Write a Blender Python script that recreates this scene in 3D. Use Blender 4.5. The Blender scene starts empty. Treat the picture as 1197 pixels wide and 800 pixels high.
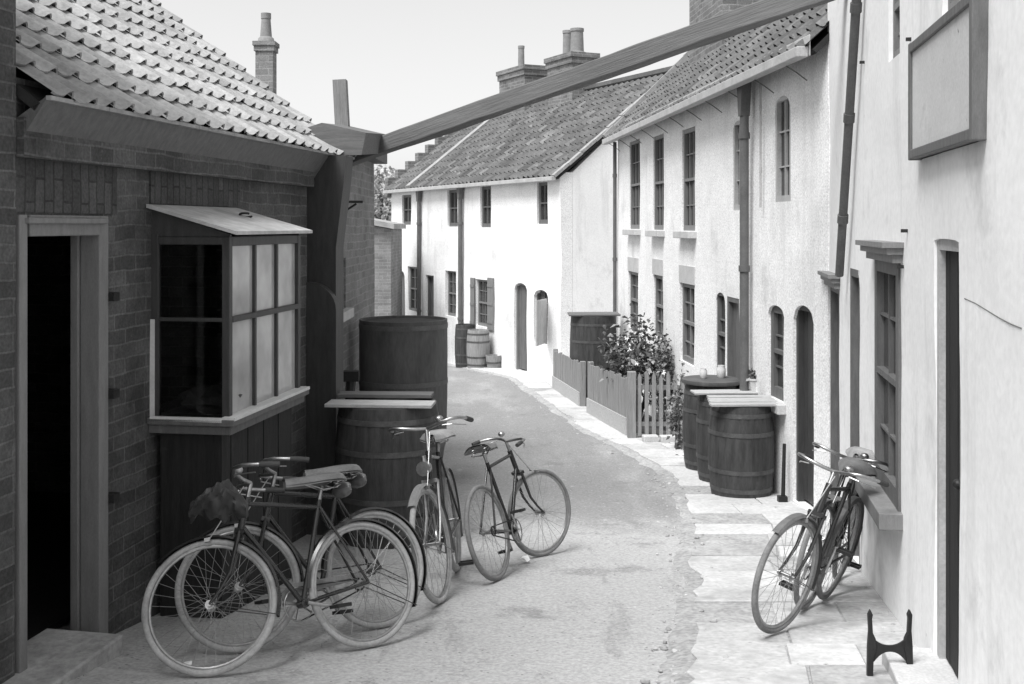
import bpy, bmesh, math, random
from mathutils import Vector, Matrix, noise
random.seed(7)
R = math.radians
PI = math.pi
SC = bpy.context.scene
COL = SC.collection

# ------------------------------------------------------------------ camera, sky, sun, exposure
FPX, CX, HY = 1300.0, 598.5, 264.0          # focal length, principal column and horizon row of a 1197 px wide picture
cam = bpy.data.cameras.new('camera')
cam.sensor_width = 36.0
cam.lens = 36.0 * FPX / 1197.0
cam.shift_y = -(400.0 - HY) / 1197.0
cam.clip_start = 0.05
cam.clip_end = 3000
camo = bpy.data.objects.new('camera', cam)
COL.objects.link(camo)
camo.location = (0, 0, 0)
camo.rotation_euler = (R(90), 0, 0)
SC.camera = camo

SUN_EL, SUN_AZ = R(60), R(-139)             # azimuth measured from +Y towards +X
world = bpy.data.worlds.new('World')
SC.world = world
world.use_nodes = True
wn, wl = world.node_tree.nodes, world.node_tree.links
bg = wn['Background']
sky = wn.new('ShaderNodeTexSky')
sky.sky_type = 'NISHITA'
sky.sun_disc = False
sky.sun_elevation = SUN_EL
sky.sun_rotation = SUN_AZ
sky.air_density = 1.0
sky.dust_density = 2.0
sky.ozone_density = 1.0
bw = wn.new('ShaderNodeRGBToBW')            # a black and white plate has no blue in its sky
wl.new(sky.outputs[0], bw.inputs[0])
ov = wn.new('ShaderNodeMath'); ov.operation = 'MULTIPLY_ADD'   # thin even cloud over the clear-sky gradient
ov.inputs[1].default_value = 0.55
ov.inputs[2].default_value = 2.2
wl.new(bw.outputs[0], ov.inputs[0])
wl.new(ov.outputs[0], bg.inputs[0])
bg.inputs[1].default_value = 0.102

sl = bpy.data.lights.new('sun', 'SUN')
sl.energy = 2.35
sl.angle = R(30)
sl.color = (1, 1, 1)
so = bpy.data.objects.new('sun', sl)
COL.objects.link(so)
sdir = Vector((math.sin(SUN_AZ) * math.cos(SUN_EL), math.cos(SUN_AZ) * math.cos(SUN_EL), math.sin(SUN_EL)))
so.rotation_euler = (-sdir).to_track_quat('-Z', 'Y').to_euler()
so.location = sdir * 60

SC.view_settings.view_transform = 'Standard'
SC.view_settings.look = 'None'
SC.view_settings.gamma = 1.0
SC.view_settings.use_curve_mapping = False
SC.view_settings.exposure = 1.06
SC.cycles.max_bounces = 6

# ------------------------------------------------------------------ materials (all greys: the plate is monochrome)
def _nodes(name):
    m = bpy.data.materials.new(name)
    m.use_nodes = True
    nt = m.node_tree
    return m, nt, nt.nodes, nt.links, nt.nodes['Principled BSDF']

def mat(name, base, var=0.3, scale=5.0, rough=0.8, bump=0.15, bscale=60.0, spec=0.3, metal=0.0,
        stain=None, stain_scale=1.5, stain_lo=0.55, grain=0.12, stretch=None, dist=0.01):
    m, nt, N, L, B = _nodes(name)
    tc = N.new('ShaderNodeTexCoord')
    vec = tc.outputs['Object']
    if stretch:
        mp = N.new('ShaderNodeMapping')
        mp.inputs['Scale'].default_value = stretch
        L.new(vec, mp.inputs[0]); vec = mp.outputs[0]
    n1 = N.new('ShaderNodeTexNoise')
    n1.inputs['Scale'].default_value = scale
    n1.inputs['Detail'].default_value = 6
    n1.inputs['Roughness'].default_value = 0.65
    L.new(vec, n1.inputs['Vector'])
    r1 = N.new('ShaderNodeValToRGB')
    r1.color_ramp.elements[0].position = 0.28
    r1.color_ramp.elements[1].position = 0.72
    lo, hi = base * (1 - var), base * (1 + var * 0.6)
    r1.color_ramp.elements[0].color = (lo, lo, lo, 1)
    r1.color_ramp.elements[1].color = (hi, hi, hi, 1)
    L.new(n1.outputs['Fac'], r1.inputs[0])
    out = r1.outputs[0]
    n2 = N.new('ShaderNodeTexNoise')
    n2.inputs['Scale'].default_value = bscale
    n2.inputs['Detail'].default_value = 5
    L.new(vec, n2.inputs['Vector'])
    if grain:
        mr = N.new('ShaderNodeMapRange')
        mr.inputs[1].default_value, mr.inputs[2].default_value = 0.3, 0.7
        mr.inputs[3].default_value, mr.inputs[4].default_value = 1 - grain, 1 + grain
        L.new(n2.outputs['Fac'], mr.inputs[0])
        mx = N.new('ShaderNodeMix'); mx.data_type = 'RGBA'; mx.blend_type = 'MULTIPLY'
        mx.inputs[0].default_value = 1
        L.new(out, mx.inputs[6]); L.new(mr.outputs[0], mx.inputs[7])
        out = mx.outputs[2]
    if stain is not None:
        n3 = N.new('ShaderNodeTexNoise')
        n3.inputs['Scale'].default_value = stain_scale
        n3.inputs['Detail'].default_value = 9
        n3.inputs['Roughness'].default_value = 0.7
        L.new(tc.outputs['Object'], n3.inputs['Vector'])
        r3 = N.new('ShaderNodeValToRGB')
        r3.color_ramp.elements[0].position = stain_lo
        r3.color_ramp.elements[1].position = min(1.0, stain_lo + 0.12)
        r3.color_ramp.elements[0].color = (0, 0, 0, 1)
        r3.color_ramp.elements[1].color = (0.8, 0.8, 0.8, 1)
        L.new(n3.outputs['Fac'], r3.inputs[0])
        mx = N.new('ShaderNodeMix'); mx.data_type = 'RGBA'
        L.new(r3.outputs[0], mx.inputs[0])
        L.new(out, mx.inputs[6]); mx.inputs[7].default_value = (stain, stain, stain, 1)
        out = mx.outputs[2]
    L.new(out, B.inputs['Base Color'])
    B.inputs['Roughness'].default_value = rough
    B.inputs['Metallic'].default_value = metal
    B.inputs['Specular IOR Level'].default_value = spec
    if bump:
        bp = N.new('ShaderNodeBump')
        bp.inputs['Strength'].default_value = bump
        bp.inputs['Distance'].default_value = dist
        L.new(n2.outputs['Fac'], bp.inputs['Height'])
        L.new(bp.outputs[0], B.inputs['Normal'])
    return m

def brick_mat(name, c1, c2, mortar, bw_=0.25, rh=0.09, ms=0.009, var=0.45, bump=0.6, rot=0.0, rough=0.85, patch=None, soft=0.2):
    m, nt, N, L, B = _nodes(name)
    tc = N.new('ShaderNodeTexCoord')
    mp = N.new('ShaderNodeMapping')
    mp.inputs['Rotation'].default_value = (0, 0, rot)
    L.new(tc.outputs['UV'], mp.inputs[0])
    wob = N.new('ShaderNodeTexNoise'); wob.inputs['Scale'].default_value = 2.3; wob.inputs['Detail'].default_value = 3
    L.new(tc.outputs['UV'], wob.inputs['Vector'])
    sub = N.new('ShaderNodeVectorMath'); sub.operation = 'SUBTRACT'; sub.inputs[1].default_value = (0.5, 0.5, 0.5)
    L.new(wob.outputs['Color'], sub.inputs[0])
    scl = N.new('ShaderNodeVectorMath'); scl.operation = 'SCALE'; scl.inputs[3].default_value = 0.05
    L.new(sub.outputs[0], scl.inputs[0])
    add = N.new('ShaderNodeVectorMath'); add.operation = 'ADD'
    L.new(mp.outputs[0], add.inputs[0]); L.new(scl.outputs[0], add.inputs[1])
    br = N.new('ShaderNodeTexBrick')
    br.inputs['Color1'].default_value = (c1, c1, c1, 1)
    br.inputs['Color2'].default_value = (c2, c2, c2, 1)
    br.inputs['Mortar'].default_value = (mortar, mortar, mortar, 1)
    br.inputs['Scale'].default_value = 1.0
    br.inputs['Mortar Size'].default_value = ms
    br.inputs['Mortar Smooth'].default_value = soft
    br.inputs['Bias'].default_value = 0.0
    br.inputs['Brick Width'].default_value = bw_
    br.inputs['Row Height'].default_value = rh
    L.new(add.outputs[0], br.inputs['Vector'])
    n1 = N.new('ShaderNodeTexNoise'); n1.inputs['Scale'].default_value = 1.7; n1.inputs['Detail'].default_value = 8
    n1.inputs['Roughness'].default_value = 0.7
    L.new(tc.outputs['Object'], n1.inputs['Vector'])
    mr = N.new('ShaderNodeMapRange')
    mr.inputs[1].default_value, mr.inputs[2].default_value = 0.3, 0.7
    mr.inputs[3].default_value, mr.inputs[4].default_value = 1 - var, 1 + var
    L.new(n1.outputs['Fac'], mr.inputs[0])
    mx = N.new('ShaderNodeMix'); mx.data_type = 'RGBA'; mx.blend_type = 'MULTIPLY'; mx.inputs[0].default_value = 1
    L.new(br.outputs['Color'], mx.inputs[6]); L.new(mr.outputs[0], mx.inputs[7])
    out = mx.outputs[2]
    n2 = N.new('ShaderNodeTexNoise'); n2.inputs['Scale'].default_value = 55; n2.inputs['Detail'].default_value = 5
    L.new(tc.outputs['Object'], n2.inputs['Vector'])
    m2 = N.new('ShaderNodeMapRange')
    m2.inputs[1].default_value, m2.inputs[2].default_value = 0.3, 0.7
    m2.inputs[3].default_value, m2.inputs[4].default_value = 0.75, 1.25
    L.new(n2.outputs['Fac'], m2.inputs[0])
    mx2 = N.new('ShaderNodeMix'); mx2.data_type = 'RGBA'; mx2.blend_type = 'MULTIPLY'; mx2.inputs[0].default_value = 1
    L.new(out, mx2.inputs[6]); L.new(m2.outputs[0], mx2.inputs[7])
    out = mx2.outputs[2]
    if patch is not None:
        n3 = N.new('ShaderNodeTexNoise'); n3.inputs['Scale'].default_value = 0.9; n3.inputs['Detail'].default_value = 10
        n3.inputs['Roughness'].default_value = 0.75
        L.new(tc.outputs['Object'], n3.inputs['Vector'])
        r3 = N.new('ShaderNodeValToRGB')
        r3.color_ramp.elements[0].position = 0.56; r3.color_ramp.elements[1].position = 0.72
        r3.color_ramp.elements[0].color = (0, 0, 0, 1); r3.color_ramp.elements[1].color = (1, 1, 1, 1)
        L.new(n3.outputs['Fac'], r3.inputs[0])
        mx3 = N.new('ShaderNodeMix'); mx3.data_type = 'RGBA'
        L.new(r3.outputs[0], mx3.inputs[0]); L.new(out, mx3.inputs[6])
        mx3.inputs[7].default_value = (patch, patch, patch, 1)
        out = mx3.outputs[2]
    L.new(out, B.inputs['Base Color'])
    B.inputs['Roughness'].default_value = rough
    B.inputs['Specular IOR Level'].default_value = 0.2
    inv = N.new('ShaderNodeMath'); inv.operation = 'SUBTRACT'; inv.inputs[0].default_value = 1
    L.new(br.outputs['Fac'], inv.inputs[1])
    sm = N.new('ShaderNodeMath'); sm.operation = 'MULTIPLY_ADD'; sm.inputs[1].default_value = 0.4
    L.new(n2.outputs['Fac'], sm.inputs[0]); L.new(inv.outputs[0], sm.inputs[2])
    bp = N.new('ShaderNodeBump'); bp.inputs['Strength'].default_value = bump; bp.inputs['Distance'].default_value = 0.012
    L.new(sm.outputs[0], bp.inputs['Height']); L.new(bp.outputs[0], B.inputs['Normal'])
    return m

def glass_mat(name, base, rough=0.12):
    m, nt, N, L, B = _nodes(name)
    tc = N.new('ShaderNodeTexCoord')
    n = N.new('ShaderNodeTexNoise'); n.inputs['Scale'].default_value = 3.0; n.inputs['Detail'].default_value = 3
    L.new(tc.outputs['Object'], n.inputs['Vector'])
    r = N.new('ShaderNodeValToRGB')
    r.color_ramp.elements[0].position = 0.35; r.color_ramp.elements[1].position = 0.7
    r.color_ramp.elements[0].color = (base * .7,) * 3 + (1,); r.color_ramp.elements[1].color = (base * 1.2,) * 3 + (1,)
    L.new(n.outputs['Fac'], r.inputs[0]); L.new(r.outputs[0], B.inputs['Base Color'])
    B.inputs['Roughness'].default_value = rough
    bp = N.new('ShaderNodeBump'); bp.inputs['Strength'].default_value = 0.06; bp.inputs['Distance'].default_value = 0.02
    L.new(n.outputs['Fac'], bp.inputs['Height']); L.new(bp.outputs[0], B.inputs['Normal'])
    return m

def clear_glass(name):
    m, nt, N, L, B = _nodes(name)
    N.remove(B)
    t = N.new('ShaderNodeBsdfTransparent'); t.inputs[0].default_value = (.75, .75, .75, 1)
    g = N.new('ShaderNodeBsdfGlossy'); g.inputs['Roughness'].default_value = .06
    fr = N.new('ShaderNodeFresnel'); fr.inputs[0].default_value = 1.5
    mx = N.new('ShaderNodeMixShader')
    L.new(fr.outputs[0], mx.inputs[0]); L.new(t.outputs[0], mx.inputs[1]); L.new(g.outputs[0], mx.inputs[2])
    L.new(mx.outputs[0], N['Material Output'].inputs[0])
    return m

def layer(m, col, scale, lo, hi, k=1.0, detail=8, seed=0.0):
    """a further coat of dirt, damp or flaking laid over whatever feeds the base colour"""
    nt = m.node_tree; N, L = nt.nodes, nt.links
    B = [n for n in N if n.type == 'BSDF_PRINCIPLED'][0]
    src = B.inputs['Base Color'].links[0].from_socket
    tc = N.new('ShaderNodeTexCoord'); mp = N.new('ShaderNodeMapping')
    mp.inputs['Scale'].default_value = scale if isinstance(scale, tuple) else (scale,) * 3
    mp.inputs['Location'].default_value = (seed, seed * 1.7, seed * .6)
    L.new(tc.outputs['Object'], mp.inputs[0])
    n = N.new('ShaderNodeTexNoise'); n.inputs['Scale'].default_value = 1; n.inputs['Detail'].default_value = detail; n.inputs['Roughness'].default_value = .68
    L.new(mp.outputs[0], n.inputs['Vector'])
    r_ = N.new('ShaderNodeMapRange'); r_.inputs[1].default_value = lo; r_.inputs[2].default_value = hi; r_.inputs[4].default_value = k
    L.new(n.outputs['Fac'], r_.inputs[0])
    mx = N.new('ShaderNodeMix'); mx.data_type = 'RGBA'
    L.new(r_.outputs[0], mx.inputs[0]); L.new(src, mx.inputs[6]); mx.inputs[7].default_value = (col, col, col, 1)
    L.new(mx.outputs[2], B.inputs['Base Color'])
    return m

def street_mat(name, dirt, tar):
    m, nt, N, L, B = _nodes(name)
    tc = N.new('ShaderNodeTexCoord')
    def noi(scale, detail=6, rough=.65):
        mp = N.new('ShaderNodeMapping'); mp.inputs['Scale'].default_value = scale if isinstance(scale, tuple) else (scale,) * 3
        L.new(tc.outputs['Object'], mp.inputs[0])
        n = N.new('ShaderNodeTexNoise'); n.inputs['Scale'].default_value = 1; n.inputs['Detail'].default_value = detail; n.inputs['Roughness'].default_value = rough
        L.new(mp.outputs[0], n.inputs['Vector']); return n.outputs['Fac']
    def mr(x, a, b, c, d):
        q = N.new('ShaderNodeMapRange'); q.interpolation_type = 'SMOOTHSTEP'
        for i, v in enumerate((a, b, c, d)): q.inputs[i + 1].default_value = v
        L.new(x, q.inputs[0]); return q.outputs[0]
    def math_(op, a, b):
        q = N.new('ShaderNodeMath'); q.operation = op
        for i, v in enumerate((a, b)):
            if isinstance(v, float): q.inputs[i].default_value = v
            else: L.new(v, q.inputs[i])
        return q.outputs[0]
    def mix(f, a, b):
        q = N.new('ShaderNodeMix'); q.data_type = 'RGBA'
        L.new(f, q.inputs[0])
        for i, v in ((6, a), (7, b)):
            if isinstance(v, float): q.inputs[i].default_value = (v, v, v, 1)
            else: L.new(v, q.inputs[i])
        return q.outputs[2]
    sx = N.new('ShaderNodeSeparateXYZ'); L.new(tc.outputs['Object'], sx.inputs[0])
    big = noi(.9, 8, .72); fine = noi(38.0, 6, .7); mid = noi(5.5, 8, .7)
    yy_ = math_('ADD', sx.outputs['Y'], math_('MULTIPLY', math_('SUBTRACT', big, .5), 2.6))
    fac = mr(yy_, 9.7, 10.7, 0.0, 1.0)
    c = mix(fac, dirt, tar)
    c = mix(mr(noi((.9, .22, 1), 5), .5, .72, 0.0, .45), c, dirt * 1.12)          # dusty wheel tracks
    c = mix(mr(noi(1.5, 9, .75), .55, .66, 0.0, .6), c, tar * .80)
    c = mix(mr(noi((3.2, .5, 1), 6, .7), .56, .64, 0.0, .35), c, tar * .9)                # patches and damp spots
    c = mix(mr(mid, .60, .70, 0.0, .5), c, dirt * 1.25)
    w = N.new('ShaderNodeTexVoronoi'); w.feature = 'DISTANCE_TO_EDGE'; w.inputs['Scale'].default_value = .8
    wv = N.new('ShaderNodeVectorMath'); wv.operation = 'ADD'
    nz = N.new('ShaderNodeTexNoise'); nz.inputs['Scale'].default_value = 3; nz.inputs['Detail'].default_value = 5
    L.new(tc.outputs['Object'], nz.inputs['Vector']); L.new(tc.outputs['Object'], wv.inputs[0]); L.new(nz.outputs['Color'], wv.inputs[1]); L.new(wv.outputs[0], w.inputs['Vector'])
    crack = math_('MULTIPLY', mr(w.outputs['Distance'], .0, .012, 1.0, 0.0), mr(big, .47, .62, 0.0, .55))
    c = mix(crack, c, tar * .45)
    v = N.new('ShaderNodeTexVoronoi'); v.inputs['Scale'].default_value = 30.0
    L.new(tc.outputs['Object'], v.inputs['Vector'])
    sp = N.new('ShaderNodeSeparateColor'); L.new(v.outputs['Color'], sp.inputs[0])
    peb = math_('MULTIPLY', mr(v.outputs['Distance'], .18, .30, 1.0, 0.0), mr(sp.outputs[0], .84, .86, 0.0, 1.0))
    c = mix(math_('MULTIPLY', peb, .6), c, dirt * 1.35)
    pebd = math_('MULTIPLY', mr(v.outputs['Distance'], .16, .28, 1.0, 0.0), mr(sp.outputs[1], .90, .92, 0.0, 1.0))
    c = mix(math_('MULTIPLY', pebd, .7), c, tar * .4)
    mm = N.new('ShaderNodeMix'); mm.data_type = 'RGBA'; mm.blend_type = 'MULTIPLY'; mm.inputs[0].default_value = 1
    L.new(c, mm.inputs[6]); L.new(mr(fine, .3, .7, .78, 1.2), mm.inputs[7])
    L.new(mm.outputs[2], B.inputs['Base Color'])
    B.inputs['Roughness'].default_value = .92; B.inputs['Specular IOR Level'].default_value = .2
    hgt = math_('ADD', math_('ADD', math_('MULTIPLY', fine, .5), math_('MULTIPLY', mid, 1.2)), math_('ADD', math_('MULTIPLY', peb, .8), math_('MULTIPLY', pebd, .8)))
    bp = N.new('ShaderNodeBump'); bp.inputs['Strength'].default_value = .4; bp.inputs['Distance'].default_value = .015
    L.new(hgt, bp.inputs['Height']); L.new(bp.outputs[0], B.inputs['Normal'])
    return m

M = {}
M['limewash'] = brick_mat('limewash', .83, .81, .80, ms=.012, var=.06, bump=.03, patch=.70, soft=.95)
M['limewash_near'] = mat('limewash_near', .84, var=.05, scale=1.6, rough=.9, bump=.22, bscale=22, grain=.05, stain=.62, stain_scale=1.6, stain_lo=.60, dist=.008)
M['limewash_smooth'] = mat('limewash_smooth', .87, var=.06, scale=2.2, rough=.9, bump=.25, bscale=30, grain=.06, stain=.60, stain_scale=1.1, stain_lo=.60)
for k_ in ('limewash', 'limewash_near', 'limewash_smooth'):
    layer(M[k_], .55, (2.6, 2.6, .30), .54, .72, .6, seed=2)                     # drip marks
    layer(M[k_], .46, (1.3, 1.3, 1.0), .57, .68, .5, detail=12, seed=5)           # damp, flaked patches
    layer(M[k_], .22, 7.0, .69, .73, .75, detail=10, seed=8)                    # pocks where the wash has gone
M['brick'] = brick_mat('soot_brick', .062, .10, .125, bw_=.25, rh=.088, ms=.008, var=.45, soft=.5)
layer(M['brick'], .03, 2.2, .54, .68, .6, seed=6); layer(M['brick'], .17, 8.0, .64, .70, .5, seed=9)
M['brick_soldier'] = brick_mat('soldier_brick', .055, .085, .04, bw_=.25, rh=.085, ms=.007, var=.35, rot=PI / 2)
M['brick_far'] = brick_mat('weathered_brick', .17, .23, .26, bw_=.24, rh=.09, ms=.010, var=.3)
M['brick_chimney'] = brick_mat('chimney_brick', .13, .20, .24, bw_=.24, rh=.09, ms=.012, var=.3)
M['tile_pale'] = mat('pale_pantile', .36, var=.35, scale=3.0, rough=.85, bump=.3, bscale=35, grain=.15, stain=.25, stain_scale=2.2, stain_lo=.60)
M['tile_dark'] = mat('grey_pantile', .125, var=.4, scale=1.2, rough=.85, bump=.3, bscale=30, grain=.2, stain=.20, stain_scale=1.4, stain_lo=.58)
TP = [M['tile_pale'], mat('pale_pantile_grey', .31, var=.35, scale=3.0, rough=.85, bump=.3, bscale=35, grain=.15), mat('pale_pantile_lichen', .41, var=.3, scale=4.0, rough=.85, bump=.3, bscale=35, grain=.15)]
TD = [M['tile_dark'], mat('grey_pantile_sooty', .095, var=.4, scale=1.5, rough=.85, bump=.3, bscale=30, grain=.2), mat('grey_pantile_worn', .17, var=.4, scale=1.5, rough=.85, bump=.3, bscale=30, grain=.2)]
for q_ in TP[1:]: layer(q_, .17, 6.0, .58, .68, .6, seed=1)
layer(M['tile_pale'], .17, 6.0, .58, .68, .6, seed=1); layer(M['tile_dark'], .32, 3.0, .60, .70, .6, seed=4)
M['tar'] = mat('black_boards', .022, var=.5, scale=3, rough=.7, bump=.3, bscale=20, stretch=(9, 9, 1), stain=.05, stain_scale=2.5, stain_lo=.6)
M['deck'] = mat('roof_underside', .03, bump=0)
M['mortar'] = mat('verge_mortar', .33, var=.3, scale=8, bump=.5, bscale=25)
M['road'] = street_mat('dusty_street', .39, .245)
M['ground'] = mat('trodden_ground', .36, var=.25, scale=.8, rough=.92, bump=.35, bscale=70, grain=.16, stain=.27, stain_scale=1.3, stain_lo=.60)
M['dust'] = mat('pavement_dust', .36, var=.3, scale=4, rough=.95, bump=.6, bscale=30, grain=.25, stain=.22, stain_scale=5, stain_lo=.58)
M['flag1'] = mat('flagstone_pale', .53, var=.2, scale=2.6, rough=.85, bump=.5, bscale=28, grain=.14, stain=.36, stain_scale=3.5, stain_lo=.58)
M['flag2'] = mat('flagstone_mid', .46, var=.25, scale=3.4, rough=.85, bump=.5, bscale=28, grain=.16, stain=.30, stain_scale=3.5, stain_lo=.56)
M['flag3'] = mat('flagstone_worn', .38, var=.3, scale=4.0, rough=.85, bump=.6, bscale=28, grain=.18, stain=.22, stain_scale=4, stain_lo=.60)
for k_ in ('flag1', 'flag2', 'flag3'): layer(M[k_], .2, 11.0, .63, .70, .8, seed=3)
M['paint_grey'] = mat('grey_paint', .20, var=.2, scale=4, rough=.55, bump=.1, stretch=(6, 6, 1))
M['paint_mid'] = mat('worn_paint', .13, var=.3, scale=4, rough=.6, bump=.12, stretch=(6, 6, 1))
M['paint_dark'] = mat('dark_paint', .055, var=.3, scale=4, rough=.5, bump=.1, stretch=(6, 6, 1))
M['paint_white'] = mat('white_paint', .66, var=.15, scale=5, rough=.5, bump=.08, grain=.06)
M['pipe'] = mat('pipe_paint', .12, var=.25, scale=6, rough=.6, bump=.08)
M['gutter'] = mat('gutter_paint', .42, var=.2, scale=4, rough=.6, bump=.1)
M['stone'] = mat('dressed_stone', .50, var=.15, scale=5, bump=.2)
M['glass'] = glass_mat('window_glass', .05)
M['glass_pale'] = glass_mat('pale_glass', .42, .10)  # opaque pale base colour for the front pane of the bay
M['glass_clear'] = clear_glass('clear_glass')
M['curtain'] = mat('net_curtain', .55, var=.2, scale=10, bump=0, stretch=(20, 20, 1))
M['timber'] = mat('weathered_timber', .15, var=.35, scale=3, rough=.85, bump=.3, bscale=25, stretch=(1, 12, 12))
M['beam'] = layer(layer(mat('split_timber', .15, var=.2, scale=2, rough=.85, bump=.5, bscale=9, stretch=(.5, 9, 9)), .06, (.7, 26, 26), .62, .66, .5, seed=2), .2, (.8, 3, 3), .56, .70, .35, seed=5)
M['timber_v'] = mat('weathered_boards', .26, var=.35, scale=3, rough=.85, bump=.3, bscale=25, stretch=(12, 12, 1))
M['timber_pale'] = mat('bleached_timber', .42, var=.25, scale=3, rough=.85, bump=.3, bscale=25, stretch=(3, 12, 12))
M['barrel'] = mat('barrel_oak', .055, var=.5, scale=2.5, rough=.6, bump=.3, bscale=18, stretch=(8, 8, 1.2), stain=.09, stain_scale=2.2, stain_lo=.58)
M['hoop'] = mat('iron_hoop', .10, var=.4, scale=9, rough=.55, bump=.1, metal=.3)
M['iron'] = mat('black_iron', .022, var=.3, scale=9, rough=.5, bump=.2)
M['vat'] = mat('tarred_vat', .10, var=.4, scale=1.4, rough=.65, bump=.2, bscale=14, stretch=(3, 3, .8))
M['enamel'] = mat('black_enamel', .02, var=.2, rough=.25, bump=0, spec=.6)
M['nickel'] = mat('dull_nickel', .42, var=.3, scale=12, rough=.38, bump=0, metal=1)
M['rim'] = mat('wheel_rim', .35, var=.25, scale=14, rough=.35, bump=0, metal=.7)
M['spoke'] = mat('spoke_wire', .32, var=.2, rough=.4, bump=0, metal=.6)
M['tyre_pale'] = mat('dusty_tyre', .37, var=.3, scale=9, rough=.9, bump=.3, bscale=60)
M['tyre_dark'] = mat('grey_tyre', .20, var=.35, scale=9, rough=.9, bump=.3, bscale=60)
M['leather'] = mat('saddle_leather', .12, var=.4, scale=9, rough=.4, bump=.15, spec=.5)
M['leather_worn'] = mat('worn_leather', .26, var=.4, scale=9, rough=.4, bump=.15, spec=.5)
M['rubber'] = mat('grip_rubber', .05, var=.2, rough=.7, bump=.1)
M['cloth'] = mat('oilcloth', .035, var=.4, scale=9, rough=.5, bump=.3, bscale=18)
M['sack'] = mat('sackcloth', .10, var=.35, scale=9, rough=.95, bump=.5, bscale=90)
M['board_face'] = mat('sign_board_face', .56, var=.14, scale=2.0, rough=.8, bump=.08, grain=.08, stain=.40, stain_scale=3.5, stain_lo=.57)
layer(M['board_face'], .15, 9.0, .66, .70, .8, seed=3)
M['lead'] = mat('lead_sheet', .46, var=.2, scale=3, rough=.6, bump=.12, bscale=12, stain=.30, stain_scale=2.5, stain_lo=.58)
M['leaf'] = mat('leaf_dark', .11, var=.5, scale=9, rough=.6, bump=0)
M['leaf2'] = mat('leaf_mid', .26, var=.4, scale=9, rough=.6, bump=0)
M['leaf3'] = mat('leaf_pale', .45, var=.3, scale=9, rough=.7, bump=0)
M['flower'] = mat('petal', .75, var=.1, rough=.7, bump=0)
M['bark'] = mat('bark', .09, var=.4, scale=9, bump=.5, bscale=30)
M['terracotta'] = mat('clay_pot', .22, var=.25, scale=8, bump=.1)
M['china'] = mat('glazed_jar', .6, var=.1, rough=.25, bump=0)
M['paper'] = mat('scrap_paper', .8, var=.05, rough=.8, bump=0)
M['chimney_pot'] = mat('chimney_pot_clay', .24, var=.25, scale=6, bump=.1)
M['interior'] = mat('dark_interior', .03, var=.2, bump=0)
M['soil'] = mat('garden_soil', .08, var=.4, scale=9, bump=.6, bscale=25)

# ------------------------------------------------------------------ ground profile (the street falls away from the camera)
HP = [(-12, .55), (-2, 1.42), (0, 1.6), (4, 2.08), (5.65, 2.3), (6.5, 2.4), (8.7, 2.65), (11.8, 2.87), (16, 3.05), (20, 3.2),
      (25.3, 3.43), (27.7, 3.6), (31.2, 3.9), (36, 4.3), (60, 5.5), (120, 7.0), (900, 9.0)]
def _h(y):
    if y <= HP[0][0]: return HP[0][1]
    for (a, ha), (b, hb) in zip(HP, HP[1:]):
        if y <= b:
            return ha + (hb - ha) * (y - a) / (b - a)
    return HP[-1][1]
def gz(y):
    w = [(-.8, 1), (-.4, 2), (0, 3), (.4, 2), (.8, 1)]
    return -sum(k * _h(y + d) for d, k in w) / 9.0
def pix(px, py, Y):
    return Vector(((px - CX) / FPX * Y, Y, (HY - py) / FPX * Y))
def xat(px, Y):
    return (px - CX) / FPX * Y

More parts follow.
